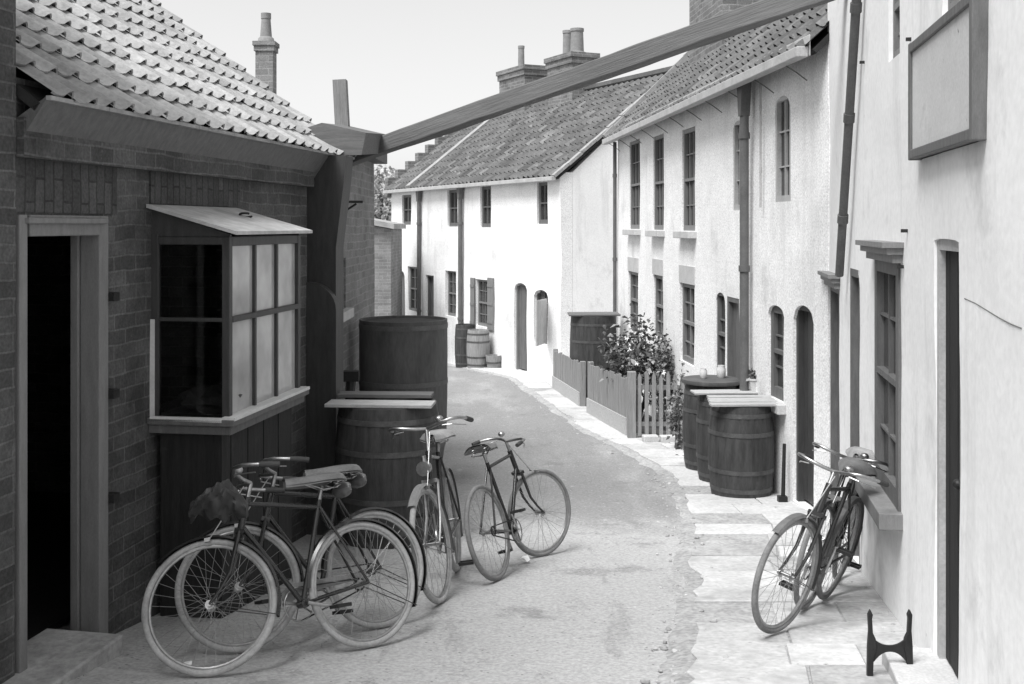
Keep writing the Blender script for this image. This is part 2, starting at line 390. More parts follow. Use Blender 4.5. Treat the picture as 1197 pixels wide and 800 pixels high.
# ------------------------------------------------------------------ mesh building
WM = {}
class MB:
    def __init__(s):
        s.v, s.f, s.m = [], [], []
    def add(s, pts, faces, mi=0):
        o = len(s.v)
        s.v += [Vector(p) for p in pts]
        for f in faces:
            s.f.append([o + i for i in f]); s.m.append(mi)
    def quad(s, a, b, c, d, mi=0): s.add([a, b, c, d], [(0, 1, 2, 3)], mi)
    def box(s, c, size, ax=None, mi=0):
        c = Vector(c)
        ax = ax or (Vector((1, 0, 0)), Vector((0, 1, 0)), Vector((0, 0, 1)))
        h = [Vector(a) * (k / 2) for a, k in zip(ax, size)]
        P = [c + h[0] * i + h[1] * j + h[2] * k for k in (-1, 1) for j in (-1, 1) for i in (-1, 1)]
        s.add(P, [(0, 2, 3, 1), (4, 5, 7, 6), (0, 1, 5, 4), (2, 6, 7, 3), (0, 4, 6, 2), (1, 3, 7, 5)], mi)
    def bar(s, a, b, w, h, up=(0, 0, 1), mi=0):
        a, b = Vector(a), Vector(b)
        d = (b - a); L = d.length; d.normalize()
        u = Vector(up); side = d.cross(u)
        if side.length < 1e-5: side = d.cross(Vector((1, 0, 0)))
        side.normalize(); u = side.cross(d).normalized()
        s.box((a + b) / 2, (L, w, h), (d, side, u), mi)
    def prism(s, poly, vec, mi=0):
        vec = Vector(vec); n = len(poly)
        P = [Vector(p) for p in poly] + [Vector(p) + vec for p in poly]
        F = [tuple(range(n - 1, -1, -1)), tuple(range(n, 2 * n))]
        F += [(i, (i + 1) % n, n + (i + 1) % n, n + i) for i in range(n)]
        s.add(P, F, mi)
    def path(s, pts, r, n=8, closed=False, mi=0, cap=True):
        pts = [Vector(p) for p in pts]
        k = len(pts)
        rs = r if isinstance(r, (list, tuple)) else [r] * k
        V = []; ref = None
        for i, p in enumerate(pts):
            if closed: d = pts[(i + 1) % k] - pts[i - 1]
            else: d = pts[min(i + 1, k - 1)] - pts[max(i - 1, 0)]
            d.normalize()
            if ref is None:
                ref = d.cross(Vector((0, 0, 1)))
                if ref.length < .1: ref = d.cross(Vector((1, 0, 0)))
            a = (ref - d * ref.dot(d)).normalized(); ref = a
            b = d.cross(a)
            for j in range(n):
                t = 2 * PI * j / n
                V.append(p + (a * math.cos(t) + b * math.sin(t)) * rs[i])
        F = []
        for i in range(k if closed else k - 1):
            o, q = i * n, ((i + 1) % k) * n
            for j in range(n):
                F.append((o + j, o + (j + 1) % n, q + (j + 1) % n, q + j))
        if not closed and cap:
            F.append(tuple(range(n - 1, -1, -1))); F.append(tuple(range((k - 1) * n, k * n)))
        s.add(V, F, mi)
    def tube(s, a, b, r0, r1=None, n=8, mi=0):
        s.path([a, b], [r0, r0 if r1 is None else r1], n, mi=mi)
    def ring(s, c, ax, Rr, r, seg=40, n=8, a0=0, a1=2 * PI, ref=None, mi=0):
        c = Vector(c); ax = Vector(ax).normalized()
        u = Vector(ref) if ref is not None else ax.orthogonal()
        u = (u - ax * u.dot(ax)).normalized(); w = ax.cross(u)
        full = abs(a1 - a0 - 2 * PI) < 1e-6
        pts = [c + (u * math.cos(a0 + (a1 - a0) * i / seg) + w * math.sin(a0 + (a1 - a0) * i / seg)) * Rr for i in range(seg if full else seg + 1)]
        s.path(pts, r, n, closed=full, mi=mi)
    def lathe(s, prof, c, n=32, groove=0.0, gk=2, mi=0, ax=None):
        c = Vector(c)
        V = []; k = len(prof)
        for (r, z) in prof:
            for j in range(n):
                t = 2 * PI * j / n
                rr = r - (groove if j % gk == 0 else 0)
                V.append(c + Vector((rr * math.cos(t), rr * math.sin(t), z)))
        F = []
        for i in range(k - 1):
            for j in range(n):
                F.append((i * n + j, i * n + (j + 1) % n, (i + 1) * n + (j + 1) % n, (i + 1) * n + j))
        F.append(tuple(range(n - 1, -1, -1))); F.append(tuple(range((k - 1) * n, k * n)))
        s.add(V, F, mi)
    def blob(s, c, rad, seg=16, rings=10, amp=.15, ns=3.0, mi=0, seed=0):
        c = Vector(c); V = []; F = []
        for i in range(rings + 1):
            p = PI * i / rings
            for j in range(seg):
                t = 2 * PI * j / seg
                d = Vector((math.sin(p) * math.cos(t), math.sin(p) * math.sin(t), math.cos(p)))
                q = 1 + amp * noise.noise(d * ns + Vector((seed, seed * .7, 0)))
                V.append(c + Vector((d.x * rad[0], d.y * rad[1], d.z * rad[2])) * q)
        for i in range(rings):
            for j in range(seg):
                F.append((i * seg + j, (i + 1) * seg + j, (i + 1) * seg + (j + 1) % seg, i * seg + (j + 1) % seg))
        s.add(V, F, mi)
    def build(s, name, mats, parent=None, smooth=False, local=False, bevel=0):
        me = bpy.data.meshes.new(name)
        V = s.v
        root = parent
        while root is not None and root.parent is not None: root = root.parent
        if root is not None and not local:
            inv = WM[root.name].inverted()
            V = [inv @ p for p in s.v]
        me.from_pydata([tuple(p) for p in V], [], s.f)
        mats = mats if isinstance(mats, (list, tuple)) else [mats]
        for q in mats: me.materials.append(q)
        for p, mi in zip(me.polygons, s.m): p.material_index = mi
        uv = me.uv_layers.new(name='UVMap')
        me.update()
        for p in me.polygons:
            n = p.normal
            for li in p.loop_indices:
                c = s.v[me.loops[li].vertex_index]
                if abs(n.z) > .75: t = (c.x, c.y)
                elif abs(n.x) > abs(n.y): t = (c.y, c.z)
                else: t = (c.x, c.z)
                uv.data[li].uv = t
        bm = bmesh.new(); bm.from_mesh(me)
        bmesh.ops.recalc_face_normals(bm, faces=bm.faces)
        bm.to_mesh(me); bm.free()
        if smooth:
            for p in me.polygons: p.use_smooth = True
            try: me.set_sharp_from_angle(angle=R(40))
            except Exception: pass
        o = bpy.data.objects.new(name, me)
        COL.objects.link(o)
        if parent is not None: o.parent = parent
        if bevel:
            b = o.modifiers.new('bevel', 'BEVEL'); b.width = bevel; b.segments = 2; b.limit_method = 'ANGLE'
        return o

def tag(o, label=None, cat=None, group=None, kind=None):
    if label: o['label'] = label
    if cat: o['category'] = cat
    if group: o['group'] = group
    if kind: o['kind'] = kind
    return o
def thing(name, label, cat, loc, group=None, mtx=None):
    o = bpy.data.objects.new(name, None)
    o.empty_display_size = .2
    COL.objects.link(o)
    m = mtx if mtx is not None else Matrix.Translation(Vector(loc))
    o.matrix_world = m
    WM[o.name] = m.copy()
    return tag(o, label, cat, group)
def one(mb, name, mats, label, cat, group=None, smooth=False, bevel=0):
    return tag(mb.build(name, mats, None, smooth, bevel=bevel), label, cat, group)

# ------------------------------------------------------------------ facades
class Face:
    """A vertical wall plane: origin O (x, y), direction D along the wall, outward normal n."""
    def __init__(s, O, D, n):
        s.O, s.d = Vector(O), Vector(D).normalized()
        s.n = Vector(n).normalized()
    def off(s, k):
        return Face(s.O + s.n * k, s.d, s.n)
    def s_px(s, px):
        u = (px - CX) / FPX
        return (u * s.O.y - s.O.x) / (s.d.x - u * s.d.y)
    def Y(s, t): return s.O.y + s.d.y * t
    def z_px(s, t, py): return (HY - py) / FPX * s.Y(t)
    def p(s, t, z, off=0.0):
        q = s.O + s.d * t + s.n * off
        return Vector((q.x, q.y, z))
    def rect(s, x0, x1, y0, y1):
        a, b = s.s_px(x0), s.s_px(x1)
        a, b = min(a, b), max(a, b)
        m = (a + b) / 2
        return a, b, s.z_px(m, y1), s.z_px(m, y0)
    def ax(s):
        return (Vector((s.d.x, s.d.y, 0)), Vector((s.n.x, s.n.y, 0)), Vector((0, 0, 1)))

def wob(p, amp):
    return amp * (noise.noise(p * .55) + .5 * noise.noise(p * 1.7 + Vector((9, 3, 1))))

def lines(lo, hi, extra, step):
    v = sorted(set([round(lo, 4), round(hi, 4)] + [round(e, 4) for e in extra if lo < e < hi]))
    out = []
    for a, b in zip(v, v[1:]):
        k = max(1, int(math.ceil((b - a) / step)))
        out += [a + (b - a) * i / k for i in range(k)]
    return out + [v[-1]]

def wall(F, s0, s1, z0, z1, ops, m, parent, amp=.012, step=.35, dep=.14, name='wall', thick=.3, wf=None):
    """front sheet with real openings (s0, s1, z0, z1, arch rise), reveals and an end/top return"""
    mb = MB()
    S = lines(s0, s1, [e for o in ops for e in o[:2]], step)
    Z = lines(z0, z1, [e for o in ops for e in o[2:4]], step)
    if wf is None: wf = lambda t, z: wob(F.p(t, z), amp)
    pt = lambda t, z, k=0.0: F.p(t, z, wf(t, z) - k)
    def hole(i, j):
        if i < 0 or j < 0 or i >= len(S) - 1 or j >= len(Z) - 1: return None
        a, b = (S[i] + S[i + 1]) / 2, (Z[j] + Z[j + 1]) / 2
        for o in ops:
            if o[0] < a < o[1] and o[2] < b < o[3]: return o
        return None
    for i in range(len(S) - 1):
        for j in range(len(Z) - 1):
            a, b, c, d = S[i], S[i + 1], Z[j], Z[j + 1]
            o = hole(i, j)
            if o is None:
                mb.quad(pt(a, c), pt(b, c), pt(b, d), pt(a, d))
            else:
                k = o[5] if len(o) > 5 else dep
                if hole(i - 1, j) is None: mb.quad(pt(a, c), pt(a, d), pt(a, d, k), pt(a, c, k))
                if hole(i + 1, j) is None: mb.quad(pt(b, c), pt(b, c, k), pt(b, d, k), pt(b, d))
                if hole(i, j - 1) is None: mb.quad(pt(a, c), pt(a, c, k), pt(b, c, k), pt(b, c))
                if hole(i, j + 1) is None: mb.quad(pt(a, d), pt(b, d), pt(b, d, k), pt(a, d, k))
    for o in ops:                                            # arched heads
        if len(o) > 4 and o[4] > 0:
            k = o[5] if len(o) > 5 else dep
            a, b, zt, rise = o[0], o[1], o[3], o[4]
            n = 10
            q = []
            for i in range(n + 1):
                t = i / n
                q.append((a + (b - a) * t, zt - rise + rise * math.sqrt(max(0, 1 - (2 * t - 1) ** 2)) - .002))
            for (sa, za), (sb, zb) in zip(q, q[1:]):
                mb.quad(pt(sa, za), pt(sb, zb), pt(sb, zt), pt(sa, zt))
                mb.quad(pt(sa, za), pt(sb, zb), pt(sb, zb, k), pt(sa, za, k))
    for a, b in zip(S, S[1:]):
        mb.quad(pt(a, z1), pt(b, z1), F.p(b, z1, -thick), F.p(a, z1, -thick))
    for e in (s0, s1):
        for c, d in zip(Z, Z[1:]):
            mb.quad(pt(e, c), pt(e, d), F.p(e, d, -thick), F.p(e, c, -thick))
    return mb.build(name, m, parent, smooth=True)

def shell(F, s0, s1, z0, z1, depth, m, parent, ridge=None, name='rear_wall'):
    """back and end walls; ridge=(t, z) gives gabled ends"""
    mb = MB()
    t = .25
    for e, sg in ((s0, 1), (s1, -1)):
        poly = [F.p(e, z0, -.305), F.p(e, z0, -depth), F.p(e, z1, -depth)]
        if ridge: poly += [F.p(e, ridge[1], -ridge[0])]
        poly += [F.p(e, z1, -.305)]
        v = F.p(1, 0) - F.p(0, 0)
        mb.prism(poly, v * (t * sg))
    a, b = F.p(s0 + t + .005, z0, -depth), F.p(s1 - t - .005, z0, -depth)
    nn = Vector((F.n.x, F.n.y, 0)) * t
    mb.prism([a, b, b + Vector((0, 0, z1 - z0)), a + Vector((0, 0, z1 - z0))], nn)
    return mb.build(name, m, parent)

def window(F, o, parent, rows=2, cols=2, fm='paint_white', rec=.09, fw=.045, sill=0.0, pane='glass', bar=.016, label=None, head=None, curtain=False, meet=True):
    a, b, c, d = o[:4]
    A = F.ax(); mb = MB()
    mid = (a + b) / 2
    def bx(sa, sb, za, zb, off, dp): mb.box(F.p((sa + sb) / 2, (za + zb) / 2, off), (sb - sa, dp, zb - za), A)
    r2 = rec + .02
    bx(a, a + fw, c, d, -r2, .06); bx(b - fw, b, c, d, -r2, .06)
    bx(a + fw, b - fw, c, c + fw * 1.3, -r2, .058); bx(a + fw, b - fw, d - fw, d, -r2, .058)
    zm = c + (d - c) * .5
    if meet: bx(a + fw, b - fw, zm - .02, zm + .02, -r2 + .004, .05)
    for i in range(1, cols):
        s = a + fw + (b - a - 2 * fw) * i / cols
        bx(s - bar / 2, s + bar / 2, c + fw, d - fw, -r2 - .004, .03)
    for j in range(1, rows):
        z = c + (d - c) * j / rows
        if meet and abs(z - zm) < .05: continue
        bx(a + fw, b - fw, z - bar / 2, z + bar / 2, -r2 - .006, .026)
    w = mb.build('window', M[fm], parent)
    if label: w['label'] = label
    g = MB(); g.box(F.p(mid, (c + d) / 2, -r2 - .022), (b - a - .02, .006, d - c - .02), A)
    g.build('pane', M[pane], w)
    k = MB(); k.box(F.p(mid, (c + d) / 2, -r2 - .2), (b - a + .3, .02, d - c + .3), A)
    if curtain: k.build('curtain', M['curtain'], w)
    if sill:
        sm = MB(); sm.box(F.p(mid, c - .055, -.04 + sill / 2), (b - a + .16, .2 + sill, .10), A)
        sm.build('sill', M['stone'], w, bevel=.008)
    if head:
        hm = MB(); hm.box(F.p(mid, d + head / 2 + .004, -.02), (b - a + .06, .075, head), A)
        hm.build('lintel', M['stone_lintel' if 'stone_lintel' in M else 'stone'], w)
    return w

def door(F, o, parent, dm='paint_mid', fm='paint_grey', rec=.11, fw=.06, label=None, fan=0.0, planks=5, fd=.09):
    a, b, c, d = o[:4]
    A = F.ax(); mb = MB()
    n = planks
    for i in range(n):
        sa = a + fw + (b - a - 2 * fw) * i / n; sb = a + fw + (b - a - 2 * fw) * (i + 1) / n
        mb.box(F.p((sa + sb) / 2, (c + d - fan) / 2, -rec - .03 - .002 * (i % 2)), (sb - sa - .006, .035, d - c - fan - fw), A)
    mb.box(F.p((a + b) / 2, (c + d - fan) / 2, -rec - .055), (b - a - 2 * fw, .012, d - c - fan - fw), A)
    dr = mb.build('door', M[dm], parent)
    if label: dr['label'] = label
    fr = MB()
    fr.box(F.p(a + fw / 2, (c + d) / 2, -rec), (fw, fd, d - c), A)
    fr.box(F.p(b - fw / 2, (c + d) / 2, -rec), (fw, fd, d - c), A)
    fr.box(F.p((a + b) / 2, d - fw / 2, -rec), (b - a - 2 * fw, fd - .002, fw), A)
    if fan: fr.box(F.p((a + b) / 2, d - fan, -rec), (b - a - 2 * fw, .086, fw * .8), A)
    fr.build('door_frame', M[fm], dr)
    if fan:
        g = MB(); g.box(F.p((a + b) / 2, d - fan / 2 - .02, -rec - .03), (b - a - 2 * fw, .006, fan - .1), A)
        g.build('fanlight', M['glass'], dr)
    hn = MB(); hn.blob(F.p(a + fw + .08, c + (d - c) * .46, -rec + .01), (.025, .025, .025), 8, 6, 0)
    hn.build('handle', M['iron'], dr, smooth=True)
    return dr

def pantiles(E0, d, up, L, W, mt, parent, tw=.24, row=.30, amp=.032, name='roof', fs=(0, .15, .3, .45, .6, .7, .8, .9, 1), jit=.006, hole=.030, seed=1):
    rnd = random.Random(seed)
    E0, d, up = Vector(E0), Vector(d).normalized(), Vector(up).normalized()
    n = d.cross(up)
    if n.z < 0: n = -n
    mb = MB()
    roll = lambda f: math.sin(PI * (f - .60) / .40) if f > .60 else 0.0
    h = lambda f: amp * roll(f) - amp * .45 * (math.sin(PI * f / .58) if f < .58 else 0)
    nt, nr = int(round(L / tw)), int(round(W / row))
    tw, row = L / nt, W / nr
    sag = lambda x, y: .035 * noise.noise(Vector((x * .35, y * .35, seed))) + .015 * noise.noise(Vector((x * 1.3, y * 1.3, seed + 4)))
    for j in range(nr):
        for i in range(nt):
            lift, dy, tilt = rnd.uniform(0, jit), rnd.uniform(-.012, .012), rnd.uniform(-jit, jit)
            y0, y1 = j * row + dy, j * row + row * 1.12
            if j == nr - 1: y1 = W
            lo, hi, dn = [], [], []
            for f in fs:
                x = (i + f) * tw
                z0 = h(f) + .020 + hole * roll(f) + lift + tilt * (f - .5) + sag(x, y0)
                z1 = h(f) + lift * .3 + sag(x, y1)
                lo.append(E0 + d * x + up * y0 + n * z0)
                hi.append(E0 + d * x + up * y1 + n * z1)
                dn.append(E0 + d * x + up * (y0 + .004) + n * (z0 - .013))
            k = len(fs)
            F = [(q, q + 1, k + q + 1, k + q) for q in range(k - 1)]
            F += [(2 * k + q, 2 * k + q + 1, q + 1, q) for q in range(k - 1)]
            mb.add(lo + hi + dn, F, rnd.choice((0, 0, 0, 0, 1, 1, 2)))
    rf = mb.build(name, mt, parent, smooth=True)
    dk = MB()
    a = E0 - n * .06 + up * .03
    dk.prism([a, a + d * L, a + d * L + up * (W - .03), a + up * (W - .03)], -n * .05)
    dk.build('roof_boarding', M['deck'], rf)
    return rf, n

def pipe_on(F, t, z0, z1, r, parent, m='pipe', name='downpipe', lean=0.0, hopper=False, off=None, collars=2):
    mb = MB()
    off = off if off is not None else r + .03
    a, b = F.p(t, z0, off), F.p(t + lean, z1, off)
    mb.tube(a, b, r, n=12)
    for i in range(collars):
        q = a.lerp(b, (i + .6) / collars)
        dd = (b - a).normalized()
        mb.tube(q - dd * .035, q + dd * .035, r * 1.25, n=12)
    if hopper:
        A = F.ax()
        hw = r * 2.2
        P = [F.p(t + lean - hw, z1 + .02, off - r), F.p(t + lean + hw, z1 + .02, off - r), F.p(t + lean + r * .9, z1 - .38, off - r), F.p(t + lean - r * .9, z1 - .38, off - r)]
        mb.prism(P, Vector((F.n.x, F.n.y, 0)) * r * 2.1)
    return mb.build(name, M[m], parent, smooth=True)

def chimney(parent, c, w, dpt, z0, z1, axu, axv, m='brick_chimney', pots=(), cap=.12, name='chimney', oh=1.0):
    mb = MB(); c = Vector(c)
    A = (Vector(axu), Vector(axv), Vector((0, 0, 1)))
    H = z1 - z0
    mb.box(Vector((c.x, c.y, z0 + (H - cap) / 2)), (w, dpt, H - cap), A)
    mb.box(Vector((c.x, c.y, z1 - cap * .72)), (w + .09 * oh, dpt + .09 * oh, cap * .54), A)
    mb.box(Vector((c.x, c.y, z1 - cap * .22)), (w + .16 * oh, dpt + .16 * oh, cap * .44), A)
    ch = mb.build(name, M[m], parent)
    for (k, r0, r1, hh) in pots:
        q = Vector((c.x, c.y, z1)) + Vector(axu) * k
        p = MB(); p.lathe([(r0 * 1.5, -.02), (r0 * 1.3, .06), (r0, .08), (r1, hh - .08), (r1 * 1.12, hh - .08), (r1 * 1.12, hh), (r1 * .8, hh), (r1 * .75, hh - .1)], q, 16)
        p.build('chimney_pot', M['chimney_pot'], ch, smooth=True)
    return ch

# ------------------------------------------------------------------ ground, road, pavement
def sheet(xs, ys, zf, name, m):
    mb = MB()
    V = [(x, y, zf(x, y)) for y in ys for x in xs]
    k = len(xs)
    mb.add(V, [(j * k + i, j * k + i + 1, (j + 1) * k + i + 1, (j + 1) * k + i) for j in range(len(ys) - 1) for i in range(k - 1)])
    return tag(mb.build(name, m, None, smooth=True), kind='structure')
xs = [-600, -200, -60, -25, -12, -8, -6] + [-5 + .5 * i for i in range(21)] + [6, 8, 12, 25, 60, 200, 600]
ys = [-12, -8, -4, -2] + [.5 * i - 1 for i in range(82)] + [42, 45, 50, 60, 80, 120, 200, 400, 900]
rut = lambda x, y: .012 * noise.noise(Vector((x * .8, y * .6, 3)))
sheet(xs, ys, lambda x, y: gz(y) + rut(x, y), 'ground', M['ground'])

EDGE = [(3.0, .45), (5.0, .78), (5.55, .90), (7.6, 1.25), (10.0, 1.63), (11.9, 1.84), (12.8, 1.86), (13.6, 1.79), (15.4, 1.42), (16.9, 1.06), (18.5, .84), (20.3, .62), (24.8, .03), (27.3, -.8), (31, -1.75), (36, -3.3)]
def edge(y):
    for (a, xa), (b, xb) in zip(EDGE, EDGE[1:]):
        if y <= b: return xa + (xb - xa) * (y - a) / (b - a)
    return EDGE[-1][1]
def house_line(y):
    if y < 10.2: return 1.185 + .17 * y
    if y < 21.3: return 3.736 - .08 * y
    if y < 25.3: return 2.03 + .1 * (y - 21.3)
    return 13.36 - .484 * y
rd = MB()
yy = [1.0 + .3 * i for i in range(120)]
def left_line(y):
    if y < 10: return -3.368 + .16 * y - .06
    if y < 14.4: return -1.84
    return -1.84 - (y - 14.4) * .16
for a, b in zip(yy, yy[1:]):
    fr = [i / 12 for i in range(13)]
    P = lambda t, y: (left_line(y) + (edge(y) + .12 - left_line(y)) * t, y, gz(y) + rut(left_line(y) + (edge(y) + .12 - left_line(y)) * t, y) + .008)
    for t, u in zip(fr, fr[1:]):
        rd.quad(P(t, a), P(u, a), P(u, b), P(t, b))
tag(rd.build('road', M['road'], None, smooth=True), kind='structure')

pv = MB(); rp = random.Random(4)
bed = MB()
def inner(y):
    r = house_line(y) + .02
    if 15.9 < y < 22: r = min(r, (1.69 - (y - 15.9) * .155) + .12)
    return r
ewob = lambda y: .05 * noise.noise(Vector((y * 1.2, 1, 7))) + .02 * noise.noise(Vector((y * 5, 2, 7)))
y = 3.2
while y < 34:
    ln = rp.uniform(.38, .62) * (1.0 if y < 12 else 1.3)
    L_ = lambda q: edge(q) + ewob(q)
    for q in range(4):
        qa, qb = y + ln * q / 4, y + ln * (q + 1) / 4
        E_ = lambda v: L_(v) - .05 + .06 * noise.noise(Vector((v * 7, 4, 1))) + .03 * noise.noise(Vector((v * 19, 4, 1)))
        bed.quad((E_(qa), qa, gz(qa) + .022), (inner(qa), qa, gz(qa) + .026), (inner(qb), qb, gz(qb) + .026), (E_(qb), qb, gz(qb) + .022))
        bed.quad((E_(qa), qa, gz(qa) + .022), (E_(qb), qb, gz(qb) + .022), (E_(qb) - .16, qb, gz(qb) - .01), (E_(qa) - .16, qa, gz(qa) - .01))
    ym = y + ln / 2
    w = inner(ym) - L_(ym)
    cuts = [0.0]; x = 0
    while x < w - .3:
        x += rp.uniform(.34, .72)
        if w - x < .26: x = w
        cuts.append(min(x, w) / w)
    if cuts[-1] < 1: cuts.append(1.0)
    for c0, c1 in zip(cuts, cuts[1:]):
        if c0 == 0 and rp.random() < (.22 if y < 12 else .06): continue
        top = rp.uniform(.030, .042); g = rp.uniform(.003, .009)
        sk = rp.uniform(-.015, .015)
        X_ = lambda c, q: L_(q) + (inner(q) - L_(q)) * c
        y0, y1 = y + g, y + ln - g
        pts = [(X_(c0, y0) + g, y0), (X_(c1, y0) - g, y0 + sk), (X_(c1, y1) - g, y1), (X_(c0, y1) + g, y1 - sk)]
        if c0 == 0: pts += [(X_(0, y0 + (y1 - y0) * .66) + rp.uniform(-.035, .035), y0 + (y1 - y0) * .66), (X_(0, y0 + (y1 - y0) * .33) + rp.uniform(-.035, .035), y0 + (y1 - y0) * .33)]
        tl = rp.uniform(-.006, .006)
        poly = [Vector((a_, b_, gz(b_) + top + tl * (a_ - pts[0][0]))) for a_, b_ in pts]
        pv.prism([p - Vector((0, 0, .06)) for p in poly], (0, 0, .06), rp.choice([0, 0, 0, 0, 0, 1] if y > 9.5 else [0, 1, 1, 1, 2]))
    y += ln
tag(pv.build('pavement', [M['flag1'], M['flag2'], M['flag3']], None, bevel=.006), kind='structure')
gr = MB(); gq = random.Random(31)
for i in range(520):                                          # grit and broken stone swept to the edges
    y = 5 + 24 * gq.random() ** 1.6
    k = gq.random()
    if k < .6: x = edge(y) + gq.gauss(-.08, .12)
    elif k < .8: x = house_line(y) - abs(gq.gauss(.02, .05)) - .02
    else: x = left_line(y) + abs(gq.gauss(.1, .25))
    if k >= .6 and k < .8 and y > 9.5: continue
    q = gq.choice((.007, .009, .012, .016, (.018 if k < .6 else .012)))
    zz = gz(y) + (.03 if x > edge(y) else .012)
    gr.blob((x, y, zz), (q * gq.uniform(.7, 1.6), q * gq.uniform(.7, 1.4), q * .7), 6, 4, .5, 2, gq.choice((0, 1, 2)), seed=i)
tag(gr.build('grit', [M['flag2'], M['flag3'], M['dust']], None), 'loose grit and broken stone along the edges of the lane', 'grit', kind='stuff')
tag(bed.build('pavement_bed', M['dust'], None), kind='structure')

# ------------------------------------------------------------------ near right house (tall, limewashed)
FR1 = Face((1.185, 0), (.17, 1), (-1, .17))
b0 = thing('limewashed_house', 'tall whitewashed house nearest the camera on the right, carrying the big notice board', 'house', (1.9, 4, gz(4)))
c_dark = FR1.rect(970, 981, 334, 522)
c_arch = FR1.rect(993, 1004.5, 315, 540) + (.14,)
c_win = FR1.rect(1024, 1052, 303, 577)
c_door = FR1.rect(1091, 1121, 279, 800)
c_door = (c_door[0], c_door[1], gz(5.4) + .06, c_door[3], .012, .2)
c_up1 = FR1.rect(1040, 1053, -60, 68)
c_up2 = FR1.rect(1103, 1124, -130, 12)
c_arch = (c_arch[0], c_arch[1], gz(9) + .05, c_arch[3], .12)
c_dark = (c_dark[0], c_dark[1], gz(10) + .05, c_dark[3])
SE1 = FR1.s_px(968)
ops = [c_dark, c_arch, c_win, c_door, c_up1, c_up2]
wall(FR1, 1.5, SE1, -3.2, 4.2, ops, M['limewash_near'], b0, amp=.02, dep=.16)
shell(FR1, 1.5, SE1, -3.2, 4.2, 6, M['limewash_smooth'], b0, ridge=(3.1, 6.6))
rfm = MB()
for k in (0, 1):
    e = [FR1.p(1.3, 4.15, .25), FR1.p(SE1 + .1, 4.15, .25), FR1.p(SE1 + .1, 6.75, -3.1), FR1.p(1.3, 6.75, -3.1)] if k == 0 else \
        [FR1.p(1.3, 4.15, -6.3), FR1.p(SE1 + .1, 4.15, -6.3), FR1.p(SE1 + .1, 6.75, -3.1), FR1.p(1.3, 6.75, -3.1)]
    rfm.prism(e, (0, 0, .12))
rfm.build('roof', M['tile_dark'], b0)
door(FR1, c_door, b0, dm='tar', fm='gutter', rec=.035, fw=.06, fd=.035)
door(FR1, c_arch, b0, dm='paint_mid', fm='paint_mid', rec=.05)
door(FR1, c_dark, b0, dm='paint_mid', fm='paint_mid', rec=.05)
window(FR1, c_win, b0, rows=4, cols=2, fm='paint_mid', rec=.0, fw=.09)
window(FR1, c_up1, b0, rows=4, cols=2, fm='paint_grey', rec=.03)
window(FR1, c_up2, b0, rows=4, cols=2, fm='paint_grey', rec=.03)
A = FR1.ax()
mb = MB(); mb.path([FR1.p(FR1.s_px(x), FR1.z_px(FR1.s_px(x), y), wob(FR1.p(FR1.s_px(x), FR1.z_px(FR1.s_px(x), y)), .02) + .0005) for x, y in ((1127, 349), (1140, 355), (1152, 362), (1170, 372), (1184, 379), (1196, 384))], .0022, 5)
mb.build('wall_crack', M['paint_mid'], b0)
sm = MB()
sm.box(FR1.p((c_win[0] + c_win[1]) / 2, c_win[2] - .05, .02), (c_win[1] - c_win[0] + .12, .22, .10), A)
sm.build('window_sill', M['paint_grey'], b0, bevel=.006)
hm = MB()
def hood(mb, F, o, zz, proj=.12, ext=.08):
    a, b = o[0] - ext, o[1] + ext
    for k, (q, hgt) in enumerate(((proj * .45, .05), (proj * .75, .04), (proj, .035))):
        z = zz + sum((.05, .04, .035)[:k])
        mb.box(F.p((a + b) / 2, z + hgt / 2, q / 2 - .02), (b - a + .04 * k, q + .04, hgt - .002), F.ax())
hood(hm, FR1, c_win, c_win[3] - .01)
hm.build('window_hood', M['paint_grey'], b0)
hm = MB(); hood(hm, FR1, c_dark, c_dark[3] - .01, .1, .06)
hm.build('door_hood', M['paint_grey'], b0)
t0 = FR1.s_px(990)
FP = FR1.off(.068)
t0, t1 = FP.s_px(980.5), FP.s_px(1000.5)
z0, z1 = FP.z_px(t0, 322), FP.z_px(t1, 0)
pipe_on(FR1, t0, z0, z0 + (z1 - z0) * 1.5, .034, b0, m='pipe', lean=(t1 - t0) * 1.5, collars=4)
for (px, py) in ((1011, 73), (1061, 270), (1056, 312), (1067, 46)):
    nl = MB(); t = FR1.s_px(px); nl.box(FR1.p(t, FR1.z_px(t, py), .012), (.014, .05, .02), A)
    nl.build('wall_hook', M['iron'], b0)
st = MB()
st.box(FR1.p((c_door[0] + c_door[1]) / 2, gz(5.4) + .02, .06), (.75, .36, .12), A)
st.build('doorstep', M['stone'], b0, bevel=.01)

# ------------------------------------------------------------------ notice board on the near right house
FN = FR1.off(.07)
t0, t1 = FN.s_px(1061), FN.s_px(1136)
ta, tb = min(t0, t1), max(t0, t1)
zb0 = FN.z_px(tb, 188); zb1 = FN.z_px(tb, 52)
nb = thing('notice_board', 'large blank framed notice board fixed high on the white wall at right', 'notice board', FR1.p((ta + tb) / 2, zb0, .05))
mb = MB(); mb.box(FR1.p((ta + tb) / 2, (zb0 + zb1) / 2, .04), (tb - ta - .05, .03, zb1 - zb0 - .05), A)
mb.build('board_face', M['board_face'], nb)
mb = MB()
for t in (ta + .03, tb - .03): mb.box(FR1.p(t, (zb0 + zb1) / 2, .034), (.05, .072, zb1 - zb0), A)
for z in (zb0 + .03, zb1 - .03): mb.box(FR1.p((ta + tb) / 2, z, .034), (tb - ta - .106, .072, .05), A)
mb.build('board_frame', M['paint_mid'], nb, bevel=.006)
mb = MB()
mb.box(FR1.p((ta + tb) / 2, zb0 + .02, -.0), (tb - ta - .14, .05, .03), A)
mb.build('batten', M['paint_mid'], nb)

